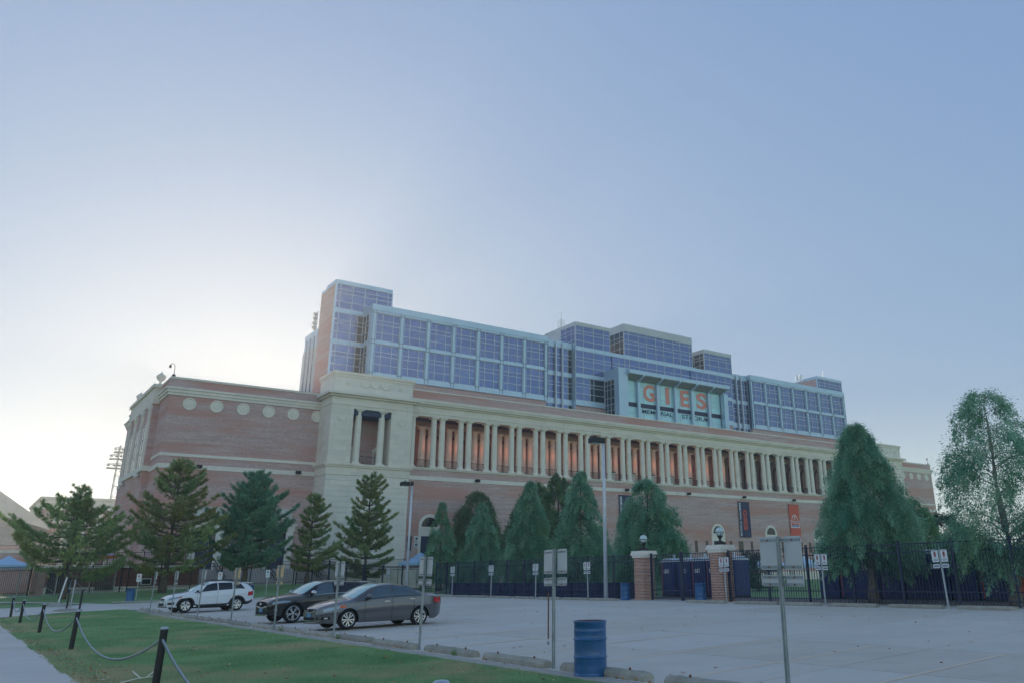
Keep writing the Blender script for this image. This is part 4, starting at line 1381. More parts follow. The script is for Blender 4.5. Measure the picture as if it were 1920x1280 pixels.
# black crossover
k_ = Car('parked_car', 'black crossover with machined ten-spoke wheels, parked behind the grey saloon', 'car', dict(
    L=4.43, W=1.81, r=.355, arch=.415, rim=.262, wheels=(1.36, -1.34), nose=.36, rear=.26, tumble=.44, crease=.7, tw=.23,
    sill=[(-2.21, .42), (-1.8, .28), (1.7, .26), (2.21, .30)],
    belt=[(-2.21, 1.02), (-1.5, 1.08), (-.6, 1.03), (.4, .985), (1.0, .955), (1.7, .90), (2.05, .82), (2.21, .74)],
    top=[(-2.21, 1.05), (-2.12, 1.30), (-1.95, 1.42), (-1.3, 1.50), (-.6, 1.535), (0, 1.52), (.35, 1.43), (.75, 1.23), (1.08, 1.06), (1.5, 1.015), (1.9, .94), (2.1, .86), (2.21, .78)]))
def crossover(g):
    g.body(M_PK); g.wheels('star', M_RIMS); g.arch_trim(M_CLAD, .055)
    g.screen('windscreen', M_WSH, 1.04, .16, .93)
    g.screen('rear_window', M_CGLASSD, -2.15, -1.98, .85)
    g.side_window('side_window', M_CGLASS, -.24, .62, .09, .92, 0, -.28)
    g.side_window('side_window', M_CGLASSD, -1.02, -.30, .09, .92)
    g.side_window('quarter_window', M_CGLASSD, -1.62, -1.08, .16, .86, .10, .0)
    g.side_window('window_frame', M_CHROME, -1.6, .9, .035, .065)
    g.seam(.78, .05, 1.0, .04); g.seam(-.27, .05, 1.0); g.seam(-1.05, .5, 1.0)
    g.handle(-.08, .84, M_PK); g.handle(-.95, .86, M_PK)
    g.mirror(.66, M_CHROME, M_PK)
    g.side_patch('sill_cladding', M_CLAD, -.90, .92, .0, .13, .01, 10, 2)
    g.side_patch('headlight', M_HEADL, 1.52, 2.12, lambda a: .76 + .02 * a, lambda a: .82 + .10 * a ** .7, .008)
    g.side_patch('tail_lamp', M_TAIL, -2.19, -1.75, lambda a: .70, lambda a: .94 - .08 * a, .008)
    gr = g.nose_patch('grille', M_DARK, -.42, .42, .56, .80, shape=lambda a: (.55 + .06 * abs(2 * a - 1), .80 - .03 * abs(2 * a - 1)))[0]
    g.nose_patch('grille_surround', M_CHROME, -.46, .46, .5, .56, shape=lambda a: (.525 + .07 * abs(2 * a - 1), .575 + .07 * abs(2 * a - 1)), d=.03, parent=gr)
    g.nose_patch('grille_surround', M_CHROME, -.45, .45, .8, .82, shape=lambda a: (.795 - .02 * abs(2 * a - 1), .82 - .02 * abs(2 * a - 1)), d=.03, parent=gr)
    el = MB().lathe([(0, .012), (.05, .012), (.062, .004), (.065, 0)], seg=16, cap=False)
    em = el.build('emblem', M_CHROME, g.root, loc=(2.305, 0, .70), rot=(0, R(90), 0), scale=(.8, 1.2, 1))
    g.nose_patch('lower_intake', M_DARK, -.5, .5, .34, .45)
    g.nose_patch('skid_plate', M_CHROME, -.55, .55, .27, .315, d=.045)
    g.nose_patch('number_plate', M_PLATE, -.16, .16, .41, .53, d=.045, ny=2)
    g.side_patch('air_vent', M_SEAM, 1.86, 2.12, lambda a: .30, lambda a: .50 - .1 * a, .008, 6, 3)
    g.side_patch('fog_lens', M_HEADL, 1.95, 2.06, .33, .40, .013, 4, 2)
    MB().prism([(-2.26, 1.44), (-1.85, 1.475), (-1.85, 1.50), (-2.28, 1.475)], 'y', -.56, .56).build('spoiler', M_PK, g.root)
crossover(k_)
k_.place(12.1, 34.78, .13)

# white crossover with dark cladding and roof rails
w_ = Car('parked_car', 'white crossover with dark wheel arch cladding and roof rails, farthest of the three cars', 'car', dict(
    L=4.45, W=1.78, r=.345, arch=.40, rim=.235, wheels=(1.32, -1.315), nose=.40, rear=.26, tumble=.38, crease=.75, tw=.22,
    sill=[(-2.22, .46), (-1.85, .32), (1.75, .28), (2.22, .32)],
    belt=[(-2.22, 1.02), (-1.4, 1.09), (-.6, 1.05), (.4, .99), (1.0, .945), (1.7, .86), (2.05, .76), (2.22, .68)],
    top=[(-2.22, 1.05), (-2.14, 1.22), (-1.75, 1.44), (-1.2, 1.53), (-.6, 1.57), (-.1, 1.555), (.3, 1.45), (.75, 1.24), (1.15, 1.04), (1.55, .985), (1.95, .88), (2.12, .80), (2.22, .72)]))
def hatch(g):
    g.body(M_PW); g.wheels('y', M_RIMS); g.arch_trim(M_CLAD, .075)
    g.screen('windscreen', M_WSH, 1.10, .16, .93)
    g.screen('rear_window', M_CGLASSD, -2.08, -1.80, .85)
    g.side_window('side_window', M_CGLASSD, -.22, .66, .10, .92, 0, -.34)
    g.side_window('side_window', M_CGLASSD, -1.0, -.27, .10, .92)
    g.side_window('quarter_window', M_CGLASSD, -1.68, -1.05, .14, .86, .22, 0)
    g.side_window('quarter_window', M_CGLASSD, .70, .98, .12, .74, 0, -.18)
    g.seam(.76, .08, 1.0, .03); g.seam(-.25, .08, 1.0); g.seam(-1.05, .5, 1.0)
    g.handle(-.05, .80, M_PW); g.handle(-.98, .82, M_PW)
    g.mirror(.70, M_PW, M_CLAD)
    g.side_patch('sill_cladding', M_CLAD, -.94, .94, .0, .15, .012, 10, 2)
    g.side_patch('rear_cladding', M_CLAD, -2.2, -1.72, .0, .22, .01, 6, 2)
    g.side_patch('headlight', M_HEADL, 1.60, 2.12, lambda a: .78 - .04 * a, lambda a: .85 + .10 * a ** .7, .008)
    g.side_patch('turn_lamp', M_AMBER, 1.54, 1.68, .80, .90, .011, 5, 2)
    g.side_patch('tail_lamp', M_TAIL, -2.2, -1.86, lambda a: .60, lambda a: .97 - .1 * a, .008)
    gr = g.nose_patch('grille', M_DARK, -.42, .42, .62, .72)[0]
    g.nose_patch('grille_bar', M_CHROME, -.42, .42, .66, .68, d=.035, parent=gr)
    el = MB().lathe([(0, .012), (.05, .012), (.062, .004), (.065, 0)], seg=16, cap=False)
    el.build('emblem', M_CHROME, g.root, loc=(2.325, 0, .67), rot=(0, R(90), 0), scale=(.7, 1.3, 1))
    g.nose_patch('lower_intake', M_DARK, -.55, .55, .36, .48)
    g.nose_patch('bumper_lip', M_CLAD, -.6, .6, .28, .33, d=.04)
    g.nose_patch('number_plate', M_WHITE, -.16, .16, .48, .58, d=.045, ny=2)
    g.side_patch('fog_recess', M_CLAD, 1.86, 2.14, .22, .48, .008, 6, 3)
    for sg in (1, -1):
        MB().tube([(.05, sg * .56, 1.56), (-.1, sg * .57, 1.60), (-1.3, sg * .55, 1.585), (-1.5, sg * .54, 1.52)], .02, 6).build('roof_rail', M_CLAD, g.root)
    for x in (-.25, -1.0): MB().box(x - .03, x + .03, -.58, .58, 1.60, 1.63).build('cross_bar', M_CLAD, g.root)
    MB().prism([(-2.16, 1.40), (-1.7, 1.46), (-1.7, 1.48), (-2.18, 1.43)], 'y', -.54, .54).build('spoiler', M_PW, g.root)
hatch(w_)
w_.place(11.4, 50.1, .10)

# ------------------------------------------------------------------ trees
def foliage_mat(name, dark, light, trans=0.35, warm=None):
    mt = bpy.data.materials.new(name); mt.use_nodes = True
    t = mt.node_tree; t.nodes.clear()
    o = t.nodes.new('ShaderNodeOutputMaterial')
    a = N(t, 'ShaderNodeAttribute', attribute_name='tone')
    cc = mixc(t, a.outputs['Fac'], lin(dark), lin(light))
    if warm:
        a2 = N(t, 'ShaderNodeAttribute', attribute_name='dry')
        cc = mixc(t, a2.outputs['Fac'], cc, lin(warm))
    b = t.nodes.new('ShaderNodeBsdfPrincipled'); b.inputs['Roughness'].default_value = 0.65
    b.inputs['Specular IOR Level'].default_value = 0.25
    tr = t.nodes.new('ShaderNodeBsdfTranslucent')
    ms = t.nodes.new('ShaderNodeMixShader'); ms.inputs[0].default_value = trans
    t.links.new(cc, b.inputs['Base Color']); t.links.new(cc, tr.inputs['Color'])
    t.links.new(b.outputs[0], ms.inputs[1]); t.links.new(tr.outputs[0], ms.inputs[2])
    t.links.new(ms.outputs[0], o.inputs['Surface'])
    return mt
M_PINE = foliage_mat('pine_needles', (112, 150, 110), (184, 200, 134), .45, (150, 138, 72))
M_PINE2 = foliage_mat('blue_pine_needles', (100, 156, 132), (158, 200, 162), .45, (118, 132, 76))
M_CYP = foliage_mat('cypress_leaves', (100, 160, 136), (178, 216, 186), .5, (124, 148, 84))
M_CYPD = foliage_mat('dark_cypress_leaves', (84, 122, 98), (140, 168, 122), .4, (92, 104, 58))
M_JUN = foliage_mat('juniper_leaves', (40, 74, 66), (72, 108, 88), .2)
M_YEL = foliage_mat('yellow_green_leaves', (92, 124, 60), (160, 184, 98), .35)
M_BARK = simple('bark', (104, 92, 84), 0.95, var=0.3, scale=6, bmp=0.5)
M_BARKP = simple('pale_bark', (150, 140, 134), 0.95, var=0.25, scale=6, bmp=0.5)

def unit(v): return v / np.maximum(np.linalg.norm(v, axis=-1, keepdims=True), 1e-9)
def blades(P, D, Lg, Wd, rg):
    """one thin triangle per point: base P, direction D (unit), length, width -> verts, faces"""
    n = len(P)
    side = unit(np.cross(D, unit(rg.normal(size=(n, 3)))))
    v = np.empty((n, 3, 3))
    v[:, 0] = P + side * (Wd * .5)[:, None]
    v[:, 1] = P - side * (Wd * .5)[:, None]
    v[:, 2] = P + D * Lg[:, None]
    return v.reshape(-1, 3), np.arange(3 * n).reshape(-1, 3)
def leafs(P, D, Lg, Wd, rg):
    """diamond shaped leaf: 4 points, one quad"""
    n = len(P)
    side = unit(np.cross(D, unit(rg.normal(size=(n, 3)))))
    v = np.empty((n, 4, 3))
    v[:, 0] = P
    v[:, 1] = P + D * (Lg * .5)[:, None] + side * (Wd * .5)[:, None]
    v[:, 2] = P + D * Lg[:, None]
    v[:, 3] = P + D * (Lg * .5)[:, None] - side * (Wd * .5)[:, None]
    return v.reshape(-1, 3), np.arange(4 * n).reshape(-1, 4)

def pine(x, y, h, rad, seed, label, mat, clear=.16, prof=None, tier=.55, dens=1.0, lean=(0, 0), dry=.25, droop=.12, skew=None, zb=None, gap=0.0, tuft=.24):
    rg = np.random.default_rng(seed)
    zb = zg(x, y) - .03 if zb is None else zb
    t = thing('pine_tree', label, 'tree', (x, y, zb), 0, 'pines on the left lawn')
    tr = MB()
    n = 10
    pts = [(lean[0] * (i / n) ** 2 * h + .03 * math.sin(i * 2.1 + seed), lean[1] * (i / n) ** 2 * h + .03 * math.cos(i * 1.7 + seed), h * .985 * i / n) for i in range(n + 1)]
    r0 = .022 * h + .04
    tr.tube(pts, [r0 * (1.25 if i == 0 else 1) * (1 - .93 * i / n) for i in range(n + 1)], 9)
    def axis(z):
        f = z / h; return np.array([lean[0] * f ** 2 * h, lean[1] * f ** 2 * h, z])
    PP, DD, TT, DR, LL = [], [], [], [], []
    z = clear * h
    prof = prof or (lambda f: (1 - f) ** .8)
    while z < h * .97:
        f = (z / h - clear) / (1 - clear)
        nb = int(rg.integers(5, 8)) if f < .8 else int(rg.integers(3, 6))
        az0 = rg.uniform(0, 6.28)
        for b in range(nb):
            a = az0 + 6.283 * b / nb + rg.normal(0, .25)
            L = max(.25, rad * prof(f) * rg.uniform(.72, 1.14))
            if skew: L *= 1 + skew * math.cos(a)
            if rg.uniform() < gap: continue
            d = np.array([math.cos(a), math.sin(a), 0.])
            base = axis(z + rg.normal(0, .08))
            rise = L * (rg.uniform(.0, .22) + .35 * f)
            def curve(s): return base + d * L * s + np.array([0, 0, 1.]) * (rise * s - droop * L * math.sin(math.pi * s) + .16 * L * s ** 3)
            cp = [curve(s) for s in (0, .25, .5, .75, .97)]
            tr.tube([tuple(c) for c in cp], [max(.012, r0 * .30 * (1 - f * .6) * (1 - .85 * s)) for s in (0, .25, .5, .75, 1)], 4, cap=False)
            nt = int(max(6, L * 17 * dens))
            s = rg.uniform(.22, 1.0, nt) ** .75
            cen = np.array([curve(q) for q in s])
            side = np.array([-d[1], d[0], 0.])
            spread = L * .20 * (1.15 - s) + .06
            off = rg.normal(0, 1, nt) * spread
            cen = cen + side * off[:, None] + np.array([0, 0, 1.]) * (rg.normal(0, .05, nt) + .05 - np.abs(off) * .05)[:, None] + d * (-np.abs(off) * .35)[:, None]
            k = int(13)
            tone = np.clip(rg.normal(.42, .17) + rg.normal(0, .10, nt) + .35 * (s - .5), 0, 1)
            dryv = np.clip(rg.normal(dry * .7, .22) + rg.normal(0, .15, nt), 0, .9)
            main = unit(d[None] * .8 + side[None] * np.sign(off)[:, None] * .55 + np.array([0, 0, .45])[None] + rg.normal(0, .12, (nt, 3)))
            dirs = unit(main[:, None, :] * .75 + rg.normal(0, .55, (nt, k, 3)))
            PP.append((np.repeat(cen[:, None], k, 1) + rg.normal(0, .035, (nt, k, 3))).reshape(-1, 3))
            DD.append(dirs.reshape(-1, 3)); TT.append(np.repeat(tone, k) + rg.normal(0, .04, nt * k)); DR.append(np.repeat(dryv, k))
            LL.append(rg.uniform(.7, 1.15, nt * k) * tuft)
        z += tier * rg.uniform(.75, 1.2) * (1 - .45 * f)
    # leader
    m = 60
    zz = rg.uniform(h * .93, h * 1.0, m)
    PP.append(np.stack([lean[0] * h + rg.normal(0, .04, m), lean[1] * h + rg.normal(0, .04, m), zz], 1)); DD.append(unit(rg.normal(0, .5, (m, 3)) + np.array([0, 0, .7]))); TT.append(np.full(m, .5)); DR.append(np.full(m, .2)); LL.append(np.full(m, tuft))
    P, D, T, DRY, Lg = np.concatenate(PP), np.concatenate(DD), np.clip(np.concatenate(TT), 0, 1), np.concatenate(DR), np.concatenate(LL)
    v, f_ = blades(P, D, Lg, Lg * .20, rg)
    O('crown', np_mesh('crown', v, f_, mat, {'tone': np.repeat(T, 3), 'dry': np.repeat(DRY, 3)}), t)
    tr.build('trunk', M_BARK, t, True)
    return t

def pf(*pts): return lambda f: sinterp(list(pts), f)
pine(6.9, 73.5, 8.1, 4.9, 11, 'spreading green pine behind the driveway, leftmost tree', M_PINE, .19, pf((0, .72), (.15, .98), (.38, .92), (.52, .58), (.62, .52), (.74, .26), (1, .06)), .66, 1.1, (0, 0), .12, .10, gap=.16, tuft=.27)
pine(13.9, 76, 10.7, 4.7, 23, 'tall yellowish green pine left of the doorway steps', M_PINE, .15, pf((0, .9), (.2, 1.0), (.4, .72), (.52, .62), (.7, .42), (.85, .3), (1, .06)), .80, 1.05, (.004, 0), .5, .06, gap=.20, tuft=.27)
pine(20.3, 77, 9.9, 3.7, 37, 'dense bluish green pine in front of the brick wing doorways', M_PINE2, .17, pf((0, .82), (.2, 1.02), (.45, .95), (.6, .68), (.75, .46), (.9, .28), (1, .08)), .52, 1.55, (0, 0), .12, .08, gap=.08, tuft=.27)
pine(25.7, 77, 8.1, 2.2, 41, 'narrow ragged pine beside the foot of the stone tower', M_PINE, .16, pf((0, .9), (.22, 1.15), (.4, .62), (.6, .66), (.8, .42), (1, .1)), .66, 1.15, (0, 0), .32, .04, skew=.18, gap=.18, tuft=.25)
pine(34.7, 86, 12.0, 3.6, 58, 'tiered pine standing alone in front of the pale stone tower', M_PINE, .12, pf((0, .95), (.12, 1.0), (.28, .92), (.42, 1.05), (.5, .62), (.7, .5), (.86, .4), (1, .07)), .86, 1.25, (0, 0), .42, .05, zb=.42, gap=.12, tuft=.29)

def cypress(name, x, y, h, rad, seed, label, mat, bark, clear=.10, power=.75, plumes=230, leaf=.17, group='cypress trees behind the far fence', round_=0.0, dry=.12, n_leaf=150, loose=0.0, zb=None, limbs=True, cat='tree'):
    rg = np.random.default_rng(seed)
    zb = zg(x, y) - .03 if zb is None else zb
    t = thing(name, label, cat, (x, y, zb), 0, group)
    tr = MB(); n = 8
    r0 = .02 * h + .05
    tr.tube([(.04 * math.sin(i * 1.9 + seed), .04 * math.cos(i * 1.3), h * .95 * i / n) for i in range(n + 1)], [r0 * (1.5 if i == 0 else 1.0) * (1 - .92 * i / n) for i in range(n + 1)], 10)
    PP, DD, TT, DR = [], [], [], []
    def R_(f):
        a = (1 - f) ** power
        b = math.sqrt(max(0, 1 - (2 * f - .85) ** 2 / 1.35)) if round_ else 0
        lower = min(1, .58 + f * 3.2)
        return rad * (a * (1 - round_) + b * round_) * lower
    for p in range(plumes):
        f = rg.uniform(0, 1) ** 1.25
        if p < 7: f = .93 + .01 * p
        a = rg.uniform(0, 6.283)
        Rr = R_(f) * rg.uniform(.80, 1.12) * (1 + .10 * math.sin(3 * a + seed + 5 * f))
        z = (clear + (1 - clear) * f) * h
        depth = rg.uniform(0, 1)
        rin = Rr * (.45 + .40 * depth) if depth > .35 else Rr * rg.uniform(.2, .6)
        d = np.array([math.cos(a), math.sin(a), 0.])
        start = d * rin + np.array([0, 0, z + .10 * h * (1 - f) * .3])
        Lp = max(.35, (Rr - rin) * 1.25 + .35 + .25 * (1 - f))
        if limbs and p % 4 == 0 and rin > .3:
            tr.tube([(0, 0, max(.3, z - rin * .35)), tuple(start * np.array([.55, .55, 1]) - np.array([0, 0, .12 * rin])), tuple(start)], [r0 * .22 * (1 - f * .7), r0 * .14 * (1 - f * .7), .01], 4, cap=False)
        m = int(n_leaf * 2.0 * Lp)
        s = rg.uniform(0, 1, m)
        # plume arches outward then hangs
        cx = start[None] + d[None] * (Lp * (s * .75))[:, None] + np.array([0, 0, 1.])[None] * (Lp * (.22 * s - .85 * s ** 2))[:, None]
        wid = (.13 * Lp + .02) * np.sin(np.pi * np.clip(s * .86 + .16, 0, 1)) + .02
        off = rg.normal(0, 1, (m, 3)) * wid[:, None]
        P = cx + off
        D = unit(d[None] * (.55 - .3 * s)[:, None] + np.array([0, 0, -1.])[None] * (.15 + .9 * s)[:, None] + off * 2.0 + rg.normal(0, .28, (m, 3)))
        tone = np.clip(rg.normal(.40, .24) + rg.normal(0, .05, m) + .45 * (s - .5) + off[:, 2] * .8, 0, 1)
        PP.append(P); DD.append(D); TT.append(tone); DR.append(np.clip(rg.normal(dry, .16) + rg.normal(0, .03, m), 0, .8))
    P, D, T, DRY = np.concatenate(PP), np.concatenate(DD), np.concatenate(TT), np.concatenate(DR)
    lo = P[:, 2] > .25
    P, D, T, DRY = P[lo], D[lo], T[lo], DRY[lo]
    Lg = rg.uniform(.6, 1.2, len(P)) * leaf * .78
    v, f_ = leafs(P, D, Lg, Lg * .34, rg)
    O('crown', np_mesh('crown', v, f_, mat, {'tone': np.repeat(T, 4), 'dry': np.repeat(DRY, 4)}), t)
    tr.build('trunk', bark, t, True)
    return t
cypress('cypress_tree', 40, 79.4, 8.7, 1.9, 101, 'slim yellow-tipped cypress beside the stone tower', M_CYP, M_BARK, .08, .8, 170, .22, dry=.3, n_leaf=110)
cypress('cypress_tree', 39, 69.2, 7.8, 2.3, 102, 'bushy cypress in front of a darker tree, second from the left of the fence row', M_CYP, M_BARK, .08, .7, 200, .21, n_leaf=120)
cypress('cypress_tree', 52, 93.6, 11.6, 3.9, 103, 'dark tree close to the brick wall behind the second cypress', M_CYPD, M_BARK, .10, .6, 210, .3, round_=.4, dry=.3, n_leaf=90)
cypress('cypress_tree', 40, 62.4, 9.3, 2.6, 104, 'tall soft green cypress in the middle of the fence row', M_CYP, M_BARK, .08, .72, 220, .21, dry=.22, n_leaf=120)
cypress('cypress_tree', 52, 80.2, 11.5, 3.6, 105, 'dark tree seen left of the tall middle cypress, close to the wall', M_CYPD, M_BARK, .1, .6, 200, .3, round_=.4, dry=.25, n_leaf=90)
cypress('cypress_tree', 52, 75.4, 12.0, 3.2, 106, 'dark tree seen between the two tall middle cypresses, close to the wall', M_CYPD, M_BARK, .1, .65, 190, .3, round_=.35, dry=.25, n_leaf=90)
cypress('cypress_tree', 39, 53.5, 9.25, 2.75, 107, 'broad conical cypress immediately left of the tall lamp post', M_CYP, M_BARK, .08, .72, 260, .20, n_leaf=130)
cypress('cypress_tree', 39, 45.4, 7.8, 2.75, 108, 'rounded cypress behind the left brick gate pier', M_CYP, M_BARK, .08, .6, 260, .19, round_=.3, n_leaf=140)
cypress('cypress_tree', 32.4, 22.7, 7.75, 2.25, 109, 'big conical cypress with a pale trunk, between the fence and the blue toilets', M_CYP, M_BARKP, .20, .60, 360, .13, n_leaf=200)
cypress('cypress_tree', 32.7, 16.6, 8.3, 2.6, 110, 'open feathery cypress at the right edge with visible branches', M_CYP, M_BARKP, .18, .42, 200, .13, dry=.2, n_leaf=170, loose=.3)
cypress('evergreen_tree', 75, 44.0, 6.4, 3.0, 111, 'small dark rounded evergreen at the far right end of the stadium', M_JUN, M_BARK, .03, .5, 150, .32, 'background greenery on the right', .7, n_leaf=80)
cypress('leafy_tree', 50, 31.9, 5.9, 2.5, 112, 'bright green bush peeping out to the right of the big conical cypress', M_CYP, M_BARK, .05, .6, 130, .26, 'background greenery on the right', .6, dry=.5, n_leaf=80)
cypress('juniper', 47, 43.6, 2.9, .8, 113, 'small dark juniper beyond the gate, left one of two', M_JUN, M_BARK, .04, .6, 60, .16, 'dark junipers on the lawn', .4, n_leaf=60, cat='shrub')
cypress('juniper', 49, 44.4, 2.8, .9, 114, 'small dark juniper beyond the gate, right one of two', M_JUN, M_BARK, .04, .6, 60, .16, 'dark junipers on the lawn', .4, n_leaf=60, cat='shrub')
# a tall plant with big yellow-green leaf clumps
def yellow_plant(x, y, h, seed, label):
    rg = np.random.default_rng(seed)
    t = thing('tall_plant', label, 'plant', (x, y, zg(x, y) - .03))
    st = MB(); PP, DD, TT = [], [], []
    for k in range(6):
        a = rg.uniform(0, 6.28); q = rg.uniform(.1, .7)
        tip = np.array([math.cos(a) * q, math.sin(a) * q, h * rg.uniform(.75, 1.0)])
        st.tube([(0, 0, 0), tuple(tip * [.4, .4, .6]), tuple(tip)], [.03, .02, .008], 5)
        for z in np.linspace(.45, 1, 5):
            m = 26
            PP.append(tip * [z * .8, z * .8, z] + rg.normal(0, .13, (m, 3))); DD.append(unit(rg.normal(0, 1, (m, 3)))); TT.append(rg.uniform(.2, 1, m))
    P, D, T = np.concatenate(PP), np.concatenate(DD), np.concatenate(TT)
    Lg = rg.uniform(.7, 1.2, len(P)) * .24
    v, f_ = leafs(P, D, Lg, Lg * .6, rg)
    O('foliage', np_mesh('foliage', v, f_, M_YEL, {'tone': np.repeat(T, 4)}), t)
    st.build('stem', M_BARK, t)
yellow_plant(44, 24.6, 3.5, 5, 'tall yellow-green leafy plant beyond the blue toilets')

# ------------------------------------------------------------------ lawn blades and fallen leaves
def grass_mat():
    mt = bpy.data.materials.new('grass_blades'); mt.use_nodes = True
    t = mt.node_tree; t.nodes.clear()
    o = t.nodes.new('ShaderNodeOutputMaterial')
    a = N(t, 'ShaderNodeAttribute', attribute_name='tone'); a2 = N(t, 'ShaderNodeAttribute', attribute_name='dry')
    cc = mixc(t, a.outputs['Fac'], lin((116, 164, 112)), lin((180, 212, 162)))
    cc = mixc(t, a2.outputs['Fac'], cc, lin((204, 194, 160)))
    b = t.nodes.new('ShaderNodeBsdfPrincipled'); b.inputs['Roughness'].default_value = .55; b.inputs['Specular IOR Level'].default_value = .3
    tr = t.nodes.new('ShaderNodeBsdfTranslucent'); ms = t.nodes.new('ShaderNodeMixShader'); ms.inputs[0].default_value = .35
    t.links.new(cc, b.inputs['Base Color']); t.links.new(cc, tr.inputs['Color'])
    t.links.new(b.outputs[0], ms.inputs[1]); t.links.new(tr.outputs[0], ms.inputs[2]); t.links.new(ms.outputs[0], o.inputs['Surface'])
    return mt
M_BLADE = grass_mat()
def vnoise(x, y, s, seed):
    r = np.zeros_like(x)
    rg = np.random.default_rng(seed)
    for k in range(7):
        a = rg.uniform(0, 6.28); q = s * rg.uniform(.5, 1.9)
        r += np.sin((x * math.cos(a) + y * math.sin(a)) * q + rg.uniform(0, 6.28) + 1.3 * np.sin(y * q * .6 + k))
    return r / 7
def lawn(n, y0, y1, hgt, wdt, seed, x0=2.02, x1=8.60):
    rg = np.random.default_rng(seed)
    x = rg.uniform(x0, x1, n); y = y0 + (y1 - y0) * rg.uniform(0, 1, n) ** 1.0
    edge = 2.06 + .05 * np.sin(y * 3.1) + .04 * np.sin(y * 7.7)
    keep = x > edge
    keep &= (y < 51.5 + (x - 2) * .85)
    patch = vnoise(x, y, 1.1, 3) + .45 * vnoise(x, y, 3.3, 4)
    bare = (np.exp(-((x - 2.45) / .42) ** 2) * (vnoise(x * 0, y, 1.0, 9) > -.12) * .95)
    keep &= rg.uniform(0, 1, n) > np.clip(bare, 0, .95)
    x, y, patch, bare = x[keep], y[keep], patch[keep], bare[keep]
    m = len(x)
    z = np.array([zg(a, b) for a, b in zip(x, y)]) if y1 > 44 else np.zeros(m)
    P = np.stack([x, y, z - .03], 1)
    D = unit(np.stack([rg.normal(0, .42, m), rg.normal(0, .42, m), np.ones(m)], 1))
    Lg = hgt * rg.uniform(.55, 1.25, m) * (1 + .25 * vnoise(x, y, 2.0, 8)) + .028
    v, f_ = blades(P, D, Lg, np.full(m, wdt) * rg.uniform(.7, 1.3, m), rg)
    tone = np.clip(.42 + .45 * vnoise(x, y, 2.2, 5) + rg.normal(0, .2, m), 0, 1)
    dry = np.clip((patch - .02) * 2.2 + rg.normal(0, .16, m), 0, 1) * .85 + (rg.uniform(0, 1, m) < .08) * .35 + np.clip(bare, 0, .4)
    return v, tone, np.clip(dry, 0, 1)
vs, ts, ds = [], [], []
for n, a, b, h_, w2 in ((150000, 4.5, 13, .048, .0075), (170000, 13, 22, .05, .010), (120000, 22, 36, .052, .016), (80000, 36, 57, .055, .028)):
    v, t_, d_ = lawn(n, a, b, h_, w2, int(a * 10)); vs.append(v); ts.append(t_); ds.append(d_)
v = np.concatenate(vs); f_ = np.arange(len(v)).reshape(-1, 3)
grass = O('lawn_grass', np_mesh('lawn_grass', v, f_, M_BLADE, {'tone': np.repeat(np.concatenate(ts), 3), 'dry': np.repeat(np.concatenate(ds), 3)}))
grass['kind'] = 'stuff'

def leaf_mat():
    mt, t, b = newmat('fallen_leaf')
    a = N(t, 'ShaderNodeAttribute', attribute_name='tone')
    r = N(t, 'ShaderNodeValToRGB')
    el = r.color_ramp.elements
    el[0].position = 0; el[0].color = (*lin((128, 74, 44)), 1); el[1].position = 1; el[1].color = (*lin((226, 214, 196)), 1)
    e = el.new(.35); e.color = (*lin((196, 104, 60)), 1); e = el.new(.65); e.color = (*lin((214, 172, 110)), 1)
    t.links.new(a.outputs['Fac'], r.inputs[0]); t.links.new(r.outputs[0], b.inputs['Base Color']); b.inputs['Roughness'].default_value = .7
    return mt
M_LEAF = leaf_mat()
def fallen():
    rg = np.random.default_rng(77)
    pts = []
    for _ in range(420):     # on the lawn
        y = 7 + 44 * rg.uniform() ** 1.5; x = 2.1 + 6.5 * rg.uniform(); pts.append((x, y, .012, rg.uniform(.05, .105)))
    for _ in range(150): pts.append((2.15 + abs(rg.normal(0, .5)), rg.uniform(14, 36), .0, rg.uniform(.05, .09)))
    for _ in range(110):     # on the lot
        pts.append((rg.uniform(9.3, 30), rg.uniform(6, 34), .016, rg.uniform(.05, .10)))
    for _ in range(160): pts.append((rg.choice([9.02, 9.05, 28.85]) + rg.normal(0, .05), rg.uniform(8, 34), .014, rg.uniform(.04, .08)))
    v, t = [], []
    for x, y, dz, s in pts:
        a = rg.uniform(0, 6.28); z = zg(x, y) + dz
        k = 7; tone = rg.uniform()
        ring = []
        for i in range(k):
            q = a + 6.283 * i / k; rr = s * (.5 if i % 2 else .32) * (1.35 if i == 0 else 1)
            ring.append((x + rr * math.cos(q), y + rr * math.sin(q), z + rg.uniform(0, .028)))
        c = (x, y, z + rg.uniform(.0, .02))
        for i in range(k): v += [c, ring[i], ring[(i + 1) % k]]; t += [tone] * 3
    v = np.array(v)
    return v, np.array(t)
v, t_ = fallen()
lv = O('fallen_leaves', np_mesh('fallen_leaves', v, np.arange(len(v)).reshape(-1, 3), M_LEAF, {'tone': t_}))
lv['kind'] = 'stuff'

